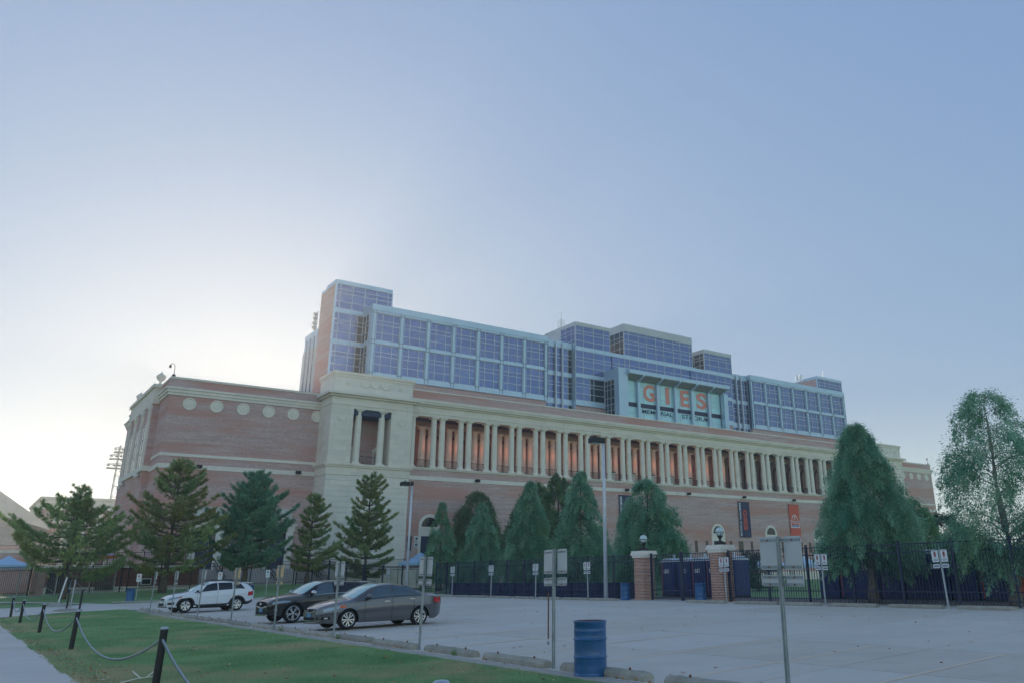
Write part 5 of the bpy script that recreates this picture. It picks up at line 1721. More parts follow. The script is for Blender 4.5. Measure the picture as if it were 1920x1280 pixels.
# ------------------------------------------------------------------ fences, piers, gate
def fence(name, label, p0, p1, posts, h, spacing, mats, single=True, rails=(.20, .52, 2.02, 2.34), r=.011, pr=.038, group=None, cat='fence', ztop=None, zf=None):
    """posts: list of distances along p0-p1"""
    a = Vector((p0[0], p0[1], 0)); b = Vector((p1[0], p1[1], 0)); d = (b - a); Ln = d.length; d.normalize()
    zf = zf or zg
    t = thing(name, label, cat, (a.x, a.y, zf(a.x, a.y)), math.atan2(d.y, d.x), group)
    z0 = zf(a.x, a.y)
    def zl(s): q = a + d * s; return zf(q.x, q.y) - z0
    pm = MB().box(-pr, pr, -pr, pr, 0, h + .04).box(-pr - .008, pr + .008, -pr - .008, pr + .008, h + .041, h + .07).mesh('post', mats[0])
    for s in posts: O('post', pm, t, loc=(s, 0, zl(s)))
    ends = sorted(set([0.0] + [s for s in posts if 0 < s < Ln] + [Ln]))
    for rz in rails:
        m_ = MB()
        for u, v in zip(ends, ends[1:]):
            za, zb_ = zl(u) + rz, zl(v) + rz
            n = len(m_.v); w2, h2 = .022, .020
            m_.v += [(u, -w2, za - h2), (u, w2, za - h2), (u, w2, za + h2), (u, -w2, za + h2), (v, -w2, zb_ - h2), (v, w2, zb_ - h2), (v, w2, zb_ + h2), (v, -w2, zb_ + h2)]
            m_.f += [(n, n + 3, n + 2, n + 1), (n + 4, n + 5, n + 6, n + 7), (n, n + 1, n + 5, n + 4), (n + 1, n + 2, n + 6, n + 5), (n + 2, n + 3, n + 7, n + 6), (n + 3, n, n + 4, n + 7)]
        m_.build('rail', mats[0], t)
    hh = rails[-1] + (.0)
    pk = MB().box(-r, r, -r, r, .06, hh).mesh('picket', mats[1])
    ss_ = np.arange(spacing, Ln - spacing * .5, spacing)
    ss_ = [s for s in ss_ if min([abs(s - q) for q in posts] + [9]) > pr + .02]
    if single:
        for s in ss_[:299]: O('picket', pk, t, loc=(float(s), 0, zl(s)))
    else:
        m_ = MB()
        for s in ss_: m_.box(s - r, s + r, -r, r, zl(s) + .06, zl(s) + hh)
        o = m_.build('picket', mats[1], t); o['kind'] = 'stuff'
    return t
FX = 30.6
ys = [61.3, 59.5, 57.73, 55.2, 52.9, 50.59, 48.29, 45.9, 43.52, 41.26, 38.75, 36.75]
fence('picket_fence', 'dark navy picket fence with the drums behind it, left of the brick gate piers', (FX, 61.4), (FX, 36.5), [61.4 - y for y in ys], 2.36, .135, (M_NAVYF, M_NAVYF))
ys = [29.62, 27.06, 24.75, 22.38, 20.05, 17.7, 15.45, 13.1, 10.8]
fence('picket_fence', 'dark navy picket fence in front of the blue toilets, right of the brick gate piers', (FX, 29.65), (FX, 10.2), [29.65 - y for y in ys], 2.40, .138, (M_NAVYF, M_NAVYF))
for yA, yB, nm in ((35.45, 33.02, 'left leaf of the double picket gate between the brick piers'), (32.98, 30.62, 'right leaf of the double picket gate between the brick piers')):
    fence('gate_leaf', nm, (FX, yA), (FX, yB), [.04, yA - yB - .04], 2.34, .122, (M_NAVYF, M_NAVYF), rails=(.14, .50, 2.0, 2.32), pr=.045, cat='gate', group='leaves of the gate between the piers')
fence('picket_fence', 'black perimeter fence between the parking lot and the stadium steps, on the left', (11.9, 80.4), (25.2, 79.0), [0.05, 2.4, 4.8, 7.2, 9.6, 12.0, 13.3], 2.1, .13, (M_BLACK, M_BLACK), single=False, rails=(.25, 1.8, 2.06), pr=.045)
fence('picket_fence', 'black perimeter fence at the far left behind the leftmost pine', (-14, 77.4), (5.6, 79.6), [0.05, 2.4, 4.8, 7.2, 9.6, 12.0, 14.4, 16.8, 19.2], 2.2, .13, (M_BLACK, M_BLACK), single=False, rails=(.25, 1.9, 2.16), pr=.045)
fence('picket_fence', 'black picket fence in front of the terrace basement window, behind the leftmost pine', (7.4, 80.2), (11.85, 80.7), [0.05, 1.9, 4.1], 2.1, .13, (M_BLACK, M_BLACK), single=False, rails=(.25, 1.8, 2.06), pr=.05)
fence('picket_fence', 'dark fence running back from the lot corner to the lawn steps, behind the black crossover', (25.3, 78.9), (30.5, 61.6), [0.05, 2.4, 4.8, 7.2, 9.6, 12.0, 14.4, 16.8], 2.25, .13, (M_NAVYF, M_BLACK), single=False, rails=(.2, .5, 1.95, 2.2), pr=.045)

M_GLOBE = glass_mat('white_lamp_globe', (206, 224, 226), .08, .03, 0, .8)
def pier(y, label, lab2, h=2.62):
    z0 = zg(FX, y)
    t = thing('gate_pier', label, 'pier', (FX, y, z0), 0, 'brick gate piers')
    MB().box(-.40, .40, -.40, .40, -.05, h - .36).build('shaft', M_BRICK_P, t)
    MB().box(-.43, .43, -.43, .43, -.04, .12).build('base_course', M_BRICK_P, t)
    MB().box(-.47, .47, -.47, .47, h - .36, h - .24).box(-.53, .53, -.53, .53, h - .239, h - .1).box(-.5, .5, -.5, .5, h - .099, h).build('cap', M_STONE_W, t)
    t2 = thing('globe_lamp', lab2, 'lamp', (FX, y, z0 + h + .002), 0, 'globe lamps on the gate piers')
    MB().box(-.2, .2, -.2, .2, 0, .14).build('base', M_BLACK, t2)
    MB().lathe([(.10, .14), (.07, .2), (.045, .28), (.11, .36), (.15, .42), (.07, .46)], seg=14).build('stem', M_BLACK, t2, True)
    g_ = MB().lathe([(0.02, .42)] + [(.215 * math.sin(a), .64 - .215 * math.cos(a)) for a in np.linspace(.3, math.pi - .02, 14)] , seg=20).build('globe', M_GLOBE, t2, True)
    m_ = MB().lathe([(.222, .60), (.222, .63)], seg=20, cap=False)
    for a in np.linspace(0, 2 * math.pi, 7)[:-1]:
        m_.tube([(.10 * math.cos(a), .10 * math.sin(a), .44), (.19 * math.cos(a), .19 * math.sin(a), .52), (.222 * math.cos(a), .222 * math.sin(a), .62)], .009, 4)
    m_.build('cage', M_BLACK, g_)
pier(36.02, 'brick gate pier left of the gate, behind a blue drum', 'white globe lamp on the left brick gate pier', 2.55)
pier(30.08, 'brick gate pier right of the gate, behind a parking sign', 'white globe lamp on the right brick gate pier', 2.66)

# ------------------------------------------------------------------ drums
M_DRUM = simple('blue_drum_paint', (44, 98, 150), 0.34, 0.1, 0.16, 4.0, dirt=((92, 116, 140), .5), coat=.2)
M_DRUMN = simple('navy_drum_paint', (40, 60, 104), 0.45, 0.1, 0.15, 3.0)
M_RUST = simple('rusty_rim', (134, 92, 72), 0.8, 0.2, 0.25, 12)
def drum_parts(mat, hi=True):
    seg = 28 if hi else 14
    pr = [(.272, .0), (.287, .006), (.287, .03), (.276, .04)]
    if hi:
        for k in range(5): pr += [(.277, .07 + .028 * k), (.281, .084 + .028 * k)]
    pr += [(.277, .27), (.280, .288), (.290, .296), (.290, .312), (.280, .32), (.277, .335), (.277, .55), (.280, .565), (.290, .575), (.290, .592), (.280, .60), (.277, .615)]
    if hi: pr += [(.277, .70), (.281, .715), (.277, .73)]
    pr += [(.277, .835), (.286, .84), (.286, .855)]
    b = MB().lathe(pr, seg=seg, cap=False).mesh('shell', mat, True)
    rim = MB().lathe([(.286, .855), (.290, .862), (.288, .876), (.278, .878), (.272, .87), (.268, .70)], seg=seg, cap=False).mesh('rim', mat, True)
    ins = MB().lathe([(.270, .872), (.266, .60), (0, .58)], seg=seg, cap=False).mesh('inside', M_RUST)
    return b, rim, ins
DH = drum_parts(M_DRUM); DL = drum_parts(M_DRUM, False); DN = drum_parts(M_DRUMN, False)
def drum(x, y, label, parts, group=None, rz=0, cat='drum', sc=1.0):
    t = thing('steel_drum', label, cat, (x, y, zg(x, y)), rz, group)
    t.scale = (sc, sc, sc)
    for n, me in zip(('shell', 'rim', 'inside'), parts): O(n, me, t)
    return t
drum(9.02, 12.12, 'blue steel drum standing by the lawn edge in the foreground', DH)
drum(30.0, 37.0, 'blue drum in front of the left brick gate pier', DL, 'drums used as litter bins')
drum(29.95, 31.0, 'scuffed blue drum in front of the right brick gate pier', DL, 'drums used as litter bins')
drum(10.4, 67.9, 'dark blue drum at the far edge of the lot left of the white car', DL, 'drums used as litter bins')
drum(18.7, 69.0, 'dark blue drum behind the rear of the white car', DL, 'drums used as litter bins')
for k in range(37):
    y = 38.4 + .61 * k
    drum(31.55 + .12 * math.sin(k * 2.3), y + .05 * math.sin(k * 1.1), 'dark blue drum in the close row of drums behind the left half of the fence', DN, 'drums lined up behind the fence', k * .7)

# ------------------------------------------------------------------ parking signs
def post_mat():
    mt, t, b = newmat('perforated_post')
    tc = N(t, 'ShaderNodeTexCoord'); sp = N(t, 'ShaderNodeSeparateXYZ'); t.links.new(tc.outputs['Object'], sp.inputs[0])
    w1 = N(t, 'ShaderNodeMath', operation='WRAP'); w1.inputs[1].default_value = .5; w1.inputs[2].default_value = -.5
    ml = N(t, 'ShaderNodeMath', operation='MULTIPLY'); ml.inputs[1].default_value = 1 / .0254
    t.links.new(sp.outputs[2], ml.inputs[0]); t.links.new(ml.outputs[0], w1.inputs[0])
    def sq(src, k):
        m1 = N(t, 'ShaderNodeMath', operation='MULTIPLY'); m1.inputs[1].default_value = k; t.links.new(src, m1.inputs[0])
        m2 = N(t, 'ShaderNodeMath', operation='POWER'); m2.inputs[1].default_value = 2; t.links.new(m1.outputs[0], m2.inputs[0]); return m2.outputs[0]
    def lt(a_, b_):
        s_ = N(t, 'ShaderNodeMath', operation='ADD'); t.links.new(a_, s_.inputs[0]); t.links.new(b_, s_.inputs[1])
        l_ = N(t, 'ShaderNodeMath', operation='LESS_THAN'); l_.inputs[1].default_value = 1; t.links.new(s_.outputs[0], l_.inputs[0]); return l_.outputs[0]
    z2 = sq(w1.outputs[0], 1 / .25)
    hx = lt(z2, sq(sp.outputs[0], 1 / .0065)); hy = lt(z2, sq(sp.outputs[1], 1 / .0065))
    mx_ = N(t, 'ShaderNodeMath', operation='MAXIMUM'); t.links.new(hx, mx_.inputs[0]); t.links.new(hy, mx_.inputs[1])
    f = noise(t, 5, 4)
    cc = mixc(t, ramp(t, f, .3, .7), lin((140, 148, 152)), lin((172, 178, 182)))
    cc = mixc(t, mx_.outputs[0], cc, lin((28, 32, 36)))
    t.links.new(cc, b.inputs['Base Color']); b.inputs['Metallic'].default_value = .4; b.inputs['Roughness'].default_value = .5
    return mt
M_POST = post_mat()
M_POSTW = simple('pale_post', (188, 194, 198), .5, .3, .08, 4)
M_SFACE = simple('sign_face_white', (222, 228, 232), .4, var=.04)
M_SRED = simple('sign_red', (204, 84, 56), .45)
M_SNAVY = simple('sign_navy', (44, 56, 92), .45)
M_STAN = simple('sun_faded_sign_back', (222, 190, 138), .55, .2, .1, 2)
M_BAR = simple('sign_crossbar', (150, 158, 166), .45, .5, .08, 4)
def rrect(w2, z0, z1, r, n=5):
    p = []
    for cx, cz, a0 in ((w2 - r, z0 + r, -90), (w2 - r, z1 - r, 0), (-w2 + r, z1 - r, 90), (-w2 + r, z0 + r, 180)):
        for i in range(n + 1):
            a = R(a0 + 90 * i / n); p.append((cx + r * math.cos(a), cz + r * math.sin(a)))
    return p
def panel_mesh(w, z0, z1, mat, th=.004):
    m_ = MB().prism(rrect(w / 2, z0, z1, .03), 'x', -th, th)
    return m_.mesh('sign_panel', mat)
def sign_faces(cy, w, z0, z1, parent, big=True, x=.0052):
    """print on the +X side of a panel: border, symbol and lines of type"""
    m_ = MB(); c = (z0 + z1) / 2; h = z1 - z0
    if big:
        m_.box(x - .0005, x, cy - w * .16, cy + w * .16, z1 - h * .56, z1 - h * .16)
        m_.build('symbol', M_SRED, parent)
        m2 = MB(); m2.box(x + .0001, x + .0006, cy - w * .07, cy + w * .07, z1 - h * .50, z1 - h * .22)
        m2.build('symbol_core', M_SNAVY, parent)
        m3 = MB()
        for k, (q, wd) in enumerate(((.08, .34), (.66, .16), (.80, .36), (.88, .30))):
            m3.box(x - .0005, x, cy - w * wd, cy + w * wd, z1 - h * q - .012, z1 - h * q + .012)
        m3.build('small_print', M_BAR, parent)
    else:
        m3 = MB()
        n = 6
        for k in range(n):
            yy = cy + w * (-.32 + .64 * k / (n - 1)); m3.box(x - .0005, x, yy - w * .045, yy + w * .045, c - h * .22, c + h * .22)
        m3.build('lettering', M_SNAVY, parent)
def sign(x, y, label, H=2.1, face=1, tilt=(0, 0, 0), back=None, w=.305, gap=.14, ph=.445, hi=True, group='parking signs along the lawn edge', lower=True, lh=.15):
    """two plates and two small plates on one post; face=+1 front towards +X"""
    t = thing('parking_sign', label, 'sign', (x, y, zg(x, y)), 0 if face > 0 else math.pi, group)
    t.rotation_euler = (tilt[0], tilt[1], (0 if face > 0 else math.pi) + tilt[2])
    MB().box(-.024, .024, -.024, .024, -.05, H).build('post', M_POST if hi else M_POSTW, t)
    zb = H - ph
    bm_ = back or M_ALU
    for cy in (-(w / 2 + gap / 2), w / 2 + gap / 2):
        pm = panel_mesh(w, zb, H, bm_); 
        p = O('sign_panel', pm, t, loc=(.034, cy, 0))
        fm = MB().prism(rrect(w / 2 - .004, zb + .004, H - .004, .028), 'x', .0041, .005).build('sign_face', M_SFACE, p)
        sign_faces(0, w, zb, H, p, True)
        if lower:
            p2 = O('sign_panel', panel_mesh(w, zb - .07 - lh, zb - .07, bm_), t, loc=(.034, cy, 0))
            MB().prism(rrect(w / 2 - .004, zb - .066 - lh, zb - .074, .028), 'x', .0041, .005).build('sign_face', M_SFACE, p2)
            sign_faces(0, w, zb - .07 - lh, zb - .07, p2, False)
    full = w + gap / 2 - .015
    zs_ = [H - .05, zb + .035] + ([zb - .10, zb - .07 - lh + .025] if lower else [])
    for zz in zs_:
        MB().box(.0241, .0299, -full, full, zz - .020, zz + .020).build('crossbar', M_BAR, t)
    bl = MB()
    for zz in zs_:
        for yy in (-w / 2 - gap / 2, w / 2 + gap / 2): bl.box(.016, .0238, yy - .010, yy + .010, zz - .010, zz + .010)
    b_ = bl.build('bolt', M_RUST, t); b_['kind'] = 'stuff'
    return t
near = ['parking sign seen from behind, biggest and nearest, at the right with a stained back plate',
        'parking sign seen from behind, just left of the foreground blue drum',
        'parking sign seen from behind, in front of the grey saloon tail',
        'parking sign seen from behind, in front of the grey saloon front wheel',
        'parking sign seen from behind with tan back plates, in front of the black crossover nose',
        'parking sign with tan back plates, in front of the white car rear wheel',
        'parking sign seen from behind, in front of the white car front door',
        'parking sign seen from behind, in front of the white car front wheel',
        'parking sign seen from behind, left of the white car nose']
for k in range(9):
    y = 7.85 + 5.65 * k
    rr_ = random.Random(k)
    sign(9.2, y + (.0 if k else .1), near[k], 2.1, 1, (R(rr_.uniform(-1.0, 1.0)), R(rr_.uniform(-.8, .8)), R(rr_.uniform(-2, 2))), back=M_STAN if k in (4, 5) else None)
for i, (y, lab) in enumerate([(56.66, 'front-facing parking sign, leftmost of those along the far picket fence'), (51.02, 'front-facing parking sign by the far fence, second from the left'), (45.46, 'front-facing parking sign by the far fence, partly behind the near sign plates'), (39.91, 'front-facing parking sign by the far fence, just left of the tall lamp post'), (28.9, 'front-facing parking sign in front of the right brick gate pier'), (23.17, 'front-facing parking sign left of the big conical cypress by the fence'), (17.62, 'front-facing parking sign in front of the blue toilets at the right')]):
    rr_ = random.Random(50 + i)
    sign(29.6, y, lab, 2.06, -1, (R(rr_.uniform(-1.5, 1.5)), R(rr_.uniform(-1.5, 1.5)), 0), w=.27, gap=.10, ph=.44, hi=False, group='parking signs along the far fence', lh=.14)
sign(28.2, 65.0, 'white parking sign beside the short lamp post near the stone tower', 2.1, -1, w=.27, gap=.08, ph=.45, hi=False, group='parking signs along the far fence')
def small_sign(x, y, h, label, rz=-math.pi / 2, red=True):
    t = thing('small_sign', label, 'sign', (x, y, zg(x, y)), rz, 'single signs at the far edge of the lot')
    MB().box(-.02, .02, -.02, .02, -.05, h).build('post', M_POSTW, t)
    p = MB().prism(rrect(.16, h - .55, h, .03), 'x', .022, .03).build('sign_panel', M_SFACE, t)
    MB().box(.0301, .0308, -.06, .06, h - .24, h - .10).build('symbol', M_SRED if red else M_SNAVY, p)
    m_ = MB()
    for z in (.32, .38, .44): m_.box(.0301, .0308, -.1, .1, h - z - .012, h - z + .012)
    m_.build('small_print', M_BAR, p)
small_sign(11.3, 71.2, 1.72, 'white sign with a red mark above the dark drum, left of the white car')
small_sign(16.9, 71.0, 1.75, 'white sign with a red mark behind the white car roof')
small_sign(20.5, 71.0, 1.85, 'white sign with a dark mark between the white car and the black crossover', red=False)

# ------------------------------------------------------------------ wheel stops
def stop_mesh(L, seed):
    rg = random.Random(seed)
    prof = [(-.115, 0), (-.115, .075), (-.06, .135), (.06, .135), (.115, .075), (.115, 0)]
    m_ = MB(); n = 12
    for i in range(n + 1):
        y = -L / 2 + L * i / n; e = .72 if i in (0, n) else 1
        for x, z in prof: m_.v.append((x * (e * .5 + .5) + rg.gauss(0, .003), y, z * (e * .35 + .65) + (rg.gauss(0, .0035) if z else 0)))
    k = len(prof)
    for i in range(n):
        for j in range(k - 1):
            a = i * k + j; m_.f.append((a, a + 1, a + k + 1, a + k))
    m_.f.append(tuple(range(k - 1, -1, -1))); m_.f.append(tuple(n * k + j for j in range(k)))
    return m_.mesh('stop_block', M_STOP)
SM = [stop_mesh(2.36, s) for s in range(4)]
PIN = MB().lathe([(.02, .12), (.02, .165), (.012, .175), (0, .175)], seg=8).mesh('pin', M_RUST)
nl = {-1: 'concrete wheel stop right of the foreground blue drum, cut by the bottom edge', 0: 'concrete wheel stop behind the foreground blue drum', 1: 'concrete wheel stop left of the near sign post beside the drum', 2: 'weathered concrete wheel stop with weeds, two left of the foreground drum', 3: 'concrete wheel stop just left of the sign before the grey saloon tail', 4: 'concrete wheel stop in front of the grey saloon nose, right of a sign', 5: 'concrete wheel stop in front of the grey saloon front wheel', 6: 'concrete wheel stop in front of the black crossover nose'}
for k in range(-2, 16):
    y0 = 10.82 + 2.828 * k
    lab = nl.get(k, 'concrete wheel stop in the long row along the lawn edge, left of the black crossover')
    t = thing('wheel_stop', lab, 'wheel stop', (9.22 + .04 * math.sin(k * 3.7), y0 + 1.18, zg(9.2, y0)), R(1.2 * math.sin(k * 5.1)), 'wheel stops along the lawn edge')
    O('stop_block', SM[k % 4], t)
    for s in (-.7, .7): O('pin', PIN, t, loc=(0, s, -.0))
fs = [(57.9, 55.4), (55.0, 53.0), (52.7, 50.3), (49.9, 47.6), (47.1, 44.8), (44.3, 42.0), (41.66, 39.2), (39.0, 36.6), (31.0, 28.45), (27.82, 25.3), (25.1, 22.98), (22.5, 20.28), (19.74, 17.5), (16.95, 14.82)]
for i, (a, b) in enumerate(fs):
    lab = 'concrete wheel stop in the far row in front of the picket fence and drums' if i < 7 else ['long wheel stop at the foot of the tall lamp post', 'wheel stop in front of the right brick gate pier and its drum', 'wheel stop directly right of the gate pier parking sign', 'wheel stop right of the biggest near sign, left of the far sign', 'wheel stop in front of the big conical cypress', 'wheel stop between the cypress and the last far sign', 'cracked wheel stop with leaves at the far right edge of the lot'][i - 7]
    t = thing('wheel_stop', lab, 'wheel stop', (29.05, (a + b) / 2, zg(29.05, a)), R(.8 * math.sin(i * 2.2)), 'wheel stops along the far fence')
    O('stop_block', SM[i % 4], t, scale=(1, (a - b) / 2.36, 1))
t = thing('wheel_stop', 'pale low wheel stop beside the dark drum at the far edge of the lot', 'wheel stop', (11.1, 67.0, zg(11, 67)), R(-88), 'wheel stops along the far fence'); O('stop_block', SM[1], t, scale=(.8, 1.6, .8))

# ------------------------------------------------------------------ bollards and rope chains
M_CAP = simple('bollard_cap', (178, 190, 200), .35, .5)
bol_m = MB().lathe([(.057, -.05), (.057, .915)], seg=18).mesh('bollard_post', M_BLACK, False)
cap_m = MB().lathe([(.058, .915), (.0605, .918), (.0605, .938), (.045, .952), (.0, .958)], seg=18).mesh('cap', M_CAP, True)
BY = [5.55, 15.02, 26.1, 35.6, 45.4, 52.4]
blab = ['black bollard at the bottom edge of the photo, only its cap in view', 'black bollard nearest on the lawn, with both chain ends', 'black bollard second from the front on the lawn', 'black bollard third from the front on the lawn', 'black bollard fourth from the front, near the driveway', 'black bollard at the far left edge by the driveway']
for y, lab in zip(BY, blab):
    t = thing('bollard', lab, 'bollard', (2.84, y, zg(2.84, y)), 0, 'black bollards along the sidewalk')
    rr_ = random.Random(int(y * 10)); t.rotation_euler = (R(rr_.uniform(-1.2, 1.2)), R(rr_.uniform(-1, 1)), 0)
    O('bollard_post', bol_m, t); O('cap', cap_m, t)
for x, y, h, lab in ((5.95, 60.2, 1.12, 'thin black post left of the driveway mouth, by the galvanised pole'), (6.25, 56.8, 1.18, 'thin black post at the lawn corner, seen above the second bollard')):
    t = thing('bollard', lab, 'bollard', (x, y, zg(x, y)), 0, 'black posts by the driveway')
    O('bollard_post', bol_m, t, scale=(.9, .9, h / .93)); O('cap', cap_m, t, loc=(0, 0, h - .93))
M_CHAIN = simple('grey_chain', (176, 184, 190), .4, .5, .1, 20)
M_CHAIND = simple('dark_chain_core', (46, 50, 56), .6, .2)
clab = ['rope-like grey chain from the nearest bollard running out at the bottom edge', 'grey chain sagging between the nearest and second bollards', 'grey chain sagging between the second and third bollards', 'grey chain sagging between the third and fourth bollards', 'grey chain sagging between the two farthest bollards']
for i in range(5):
    ya, yb = BY[i], BY[i + 1]; Ln = yb - ya; sag = (.66, .60, .52, .50, .42)[i]
    t = thing('chain', clab[i], 'chain', (2.84, ya, zg(2.84, ya)), 0, 'chains between the bollards')
    za, zb_ = .78, .78 + zg(2.84, yb) - zg(2.84, ya)
    def cz(s): return za + (zb_ - za) * s - sag * (1 - (2 * s - 1) ** 2)
    n = 40
    core = [(0, Ln * s, cz(s)) for s in np.linspace(.006, .994, n)]
    MB().tube(core, .011, 6).build('core', M_CHAIND, t)
    m_ = MB(); turns = int(Ln / .045); N_ = turns * 6
    for st in (0, math.pi):
        pts = []
        for q in range(N_ + 1):
            s = .006 + .988 * q / N_; a = 2 * math.pi * q / 6 * .5 + st
            pts.append((.0125 * math.cos(a), Ln * s, cz(s) + .0125 * math.sin(a)))
        m_.tube(pts, .0095, 4, cap=False)
    m_.build('strand', M_CHAIN, t)
    MB().box(-.02, .02, .0, .075, za - .03, za + .03).build('hook', M_CAP, t)

# ------------------------------------------------------------------ lamp posts
def lamp_post(x, y, h, label, r0=.125, r1=.075):
    t = thing('lamp_post', label, 'lamp post', (x, y, zg(x, y)), 0, 'lamp posts')
    MB().lathe([(r0 * 1.6, 0), (r0 * 1.6, .05), (r0 * 1.05, .06)], seg=14).build('base_plate', M_LAMP, t)
    MB().lathe([(r0, .05), (r1, h - .05), (0, h)], seg=14).build('pole', M_LAMP, t, True)
    MB().box(-.28, -.02, -.05, .05, h - .28, h - .14).box(-.09, .09, -.09, .09, h - .32, h + .02).build('arm', M_BLACK, t)
    m_ = MB().prism([(-.98, h - .36), (-.28, h - .36), (-.28, h - .08), (-.36, h - .02), (-.9, h - .02), (-.98, h - .1)], 'y', -.22, .22)
    hd = m_.build('head', M_CLAD, t)
    MB().box(-.92, -.34, -.18, .18, h - .375, h - .361).build('lens', M_GLOBE, hd)
    MB().tube([(-.6, 0, h - .02), (-.6, 0, h + .12)], .035, 8).build('sensor', M_BLACK, hd)
lamp_post(30.0, 38.75, 9.15, 'tall grey lamp post with a dark box head in front of the colonnade')
lamp_post(28.9, 63.0, 8.75, 'shorter looking grey lamp post beside the stone corner tower')

# ------------------------------------------------------------------ toilets behind the fence
M_TOI = simple('toilet_blue', (30, 58, 122), .4, var=.08, scale=2)
M_TOID = simple('toilet_blue_door', (26, 50, 108), .4, var=.08, scale=2)
M_TROOF = simple('toilet_white_roof', (214, 224, 230), .5, var=.05)
M_TOR = simple('toilet_orange', (224, 104, 70), .45, var=.06)
M_ORS = simple('orange_strip', (190, 84, 60), .5)
def toilet(x, y, label, rz=0.0, mats=None, strip=True):
    mb_, md_, mr_ = mats or (M_TOI, M_TOID, M_TROOF)
    z0 = zg(x, y)
    t = thing('portable_toilet', label, 'toilet', (x, y, z0), rz, 'portable toilets behind the fence')
    MB().box(-.56, .56, -.53, .53, .0, .12).build('skid', M_CLAD, t)
    MB().box(-.56, .56, -.55, .55, .12, 2.02).build('body', mb_, t)
    d = MB().box(-.60, -.561, -.42, .42, .2, 1.98).build('door', md_, t)
    pn = MB()
    for z0_, z1_ in ((.3, .82), (.9, 1.30), (1.62, 1.9)):
        pn.box(-.618, -.601, -.34, .34, z0_, z0_ + .03).box(-.618, -.601, -.34, .34, z1_ - .03, z1_).box(-.617, -.601, -.34, -.31, z0_ + .03, z1_ - .03).box(-.617, -.601, .31, .34, z0_ + .03, z1_ - .03)
    pn.build('moulding', mb_, d)
    lb = MB().box(-.612, -.601, -.20, .26, 1.36, 1.58).build('label', M_WHITE, d)
    m_ = MB(); m_.box(-.6135, -.6125, -.16, -.06, 1.40, 1.54); m_.build('blue_print', M_TOI, d)
    m2 = MB(); m2.box(-.6135, -.6125, .0, .2, 1.48, 1.53); m2.build('red_print', M_SRED, d)
    MB().box(-.575, -.565, .44, .49, .15, 2.0).build('edge_strip', M_ORS if strip else mb_, t)
    # domed roof and vent pipe
    n = 10; r_ = MB()
    for i in range(n + 1):
        yy = -.58 + 1.16 * i / n; zz = 2.02 + .06 + .16 * math.sin(math.pi * i / n)
        r_.v += [(-.60, yy, zz), (.60, yy, zz), (-.60, yy, 2.02), (.60, yy, 2.02)]
    for i in range(n):
        a = 4 * i
        r_.f += [(a, a + 1, a + 5, a + 4), (a, a + 4, a + 6, a + 2), (a + 1, a + 3, a + 7, a + 5)]
    r_.f += [(0, 2, 3, 1), (4 * n, 4 * n + 1, 4 * n + 3, 4 * n + 2)]
    r_.build('roof', mr_, t)
    MB().lathe([(.05, 2.1), (.05, 2.42), (.065, 2.43), (.065, 2.46), (0, 2.47)], .35, .3, 8).build('vent_pipe', M_WHITE_PL, t)
for i, y in enumerate((36.9, 35.5, 34.35, 33.2, 32.05)):
    toilet(35.9, y * 1.068, ['blue portable toilet hidden behind the rounded cypress by the left gate pier', 'blue portable toilet behind the left gate leaf', 'blue portable toilet behind the gate, left of the orange strip', 'blue portable toilet behind the gate, left of the right brick pier', 'blue portable toilet showing just right of the right brick pier'][i], R(2 * math.sin(i * 3)))
tl = ['blue portable toilet left of the big conical cypress, left one of its pair', 'blue portable toilet left of the big conical cypress, right one of its pair', 'blue portable toilet mostly hidden by the big conical cypress', 'blue portable toilet just right of the big cypress trunk', 'blue portable toilet with a coloured label, left of the far right parking sign', 'blue portable toilet behind the far right parking sign', 'blue portable toilet right of the far right parking sign', 'blue portable toilet next to the orange one']
for i in range(8):
    toilet(35.9 + .08 * math.sin(i * 2), (25.6 - 1.13 * i) * 1.068, tl[i], R(2 * math.sin(i * 2.1)), strip=(i % 2 == 1))
toilet(36.0, 17.6, 'orange portable toilet at the right end of the blue row', R(3), (M_TOR, M_TOR, M_TROOF), False)

# ------------------------------------------------------------------ tents
M_TENT = simple('white_canvas', (206, 224, 238), .7, var=.04)
M_TENTB = simple('pale_blue_canvas', (170, 206, 240), .7, var=.05)
M_TORG = simple('orange_canvas', (230, 128, 84), .7, var=.05)
def tent(x, y, z0, s, eave, peak, label, mat, mat2=None, rz=.2):
    t = thing('canopy_tent', label, 'tent', (x, y, z0), rz, 'pop-up canopy tents')
    for sx in (-1, 1):
        for sy in (-1, 1): MB().box(sx * s - .03, sx * s + .03, sy * s - .03, sy * s + .03, 0, eave).build('leg', M_GALV, t)
    m_ = MB(); q = [(-s - .05, -s - .05), (s + .05, -s - .05), (s + .05, s + .05), (-s - .05, s + .05)]
    for i in range(4):
        a, b = q[i], q[(i + 1) % 4]
        ma, mb2 = (a[0] * .45, a[1] * .45), (b[0] * .45, b[1] * .45)
        zm = eave + (peak - eave) * .42
        m_.quad((a[0], a[1], eave), (b[0], b[1], eave), (mb2[0], mb2[1], zm), (ma[0], ma[1], zm))
        m_.poly([(ma[0], ma[1], zm), (mb2[0], mb2[1], zm), (0, 0, peak)])
    m_.build('roof', mat, t)
    m2 = MB()
    for i in range(4):
        a, b = q[i], q[(i + 1) % 4]
        m2.quad((a[0], a[1], eave - .25), (b[0], b[1], eave - .25), (b[0], b[1], eave + .01), (a[0], a[1], eave + .01))
    m2.build('valance', mat2 or mat, t)
tent(60, 49.3, zg(60, 49), 1.5, 1.9, 2.85, 'white canopy tent on the lawn left of the far parking sign', M_TENT)
tent(57, 50.6, zg(57, 50), 1.5, 1.85, 2.65, 'white canopy tent partly behind the biggest near sign', M_TENT)
tent(56, 43.2, zg(56, 43), 1.4, 1.85, 2.6, 'white canopy tent right of the far sign, beside the blue toilets', M_TENT)
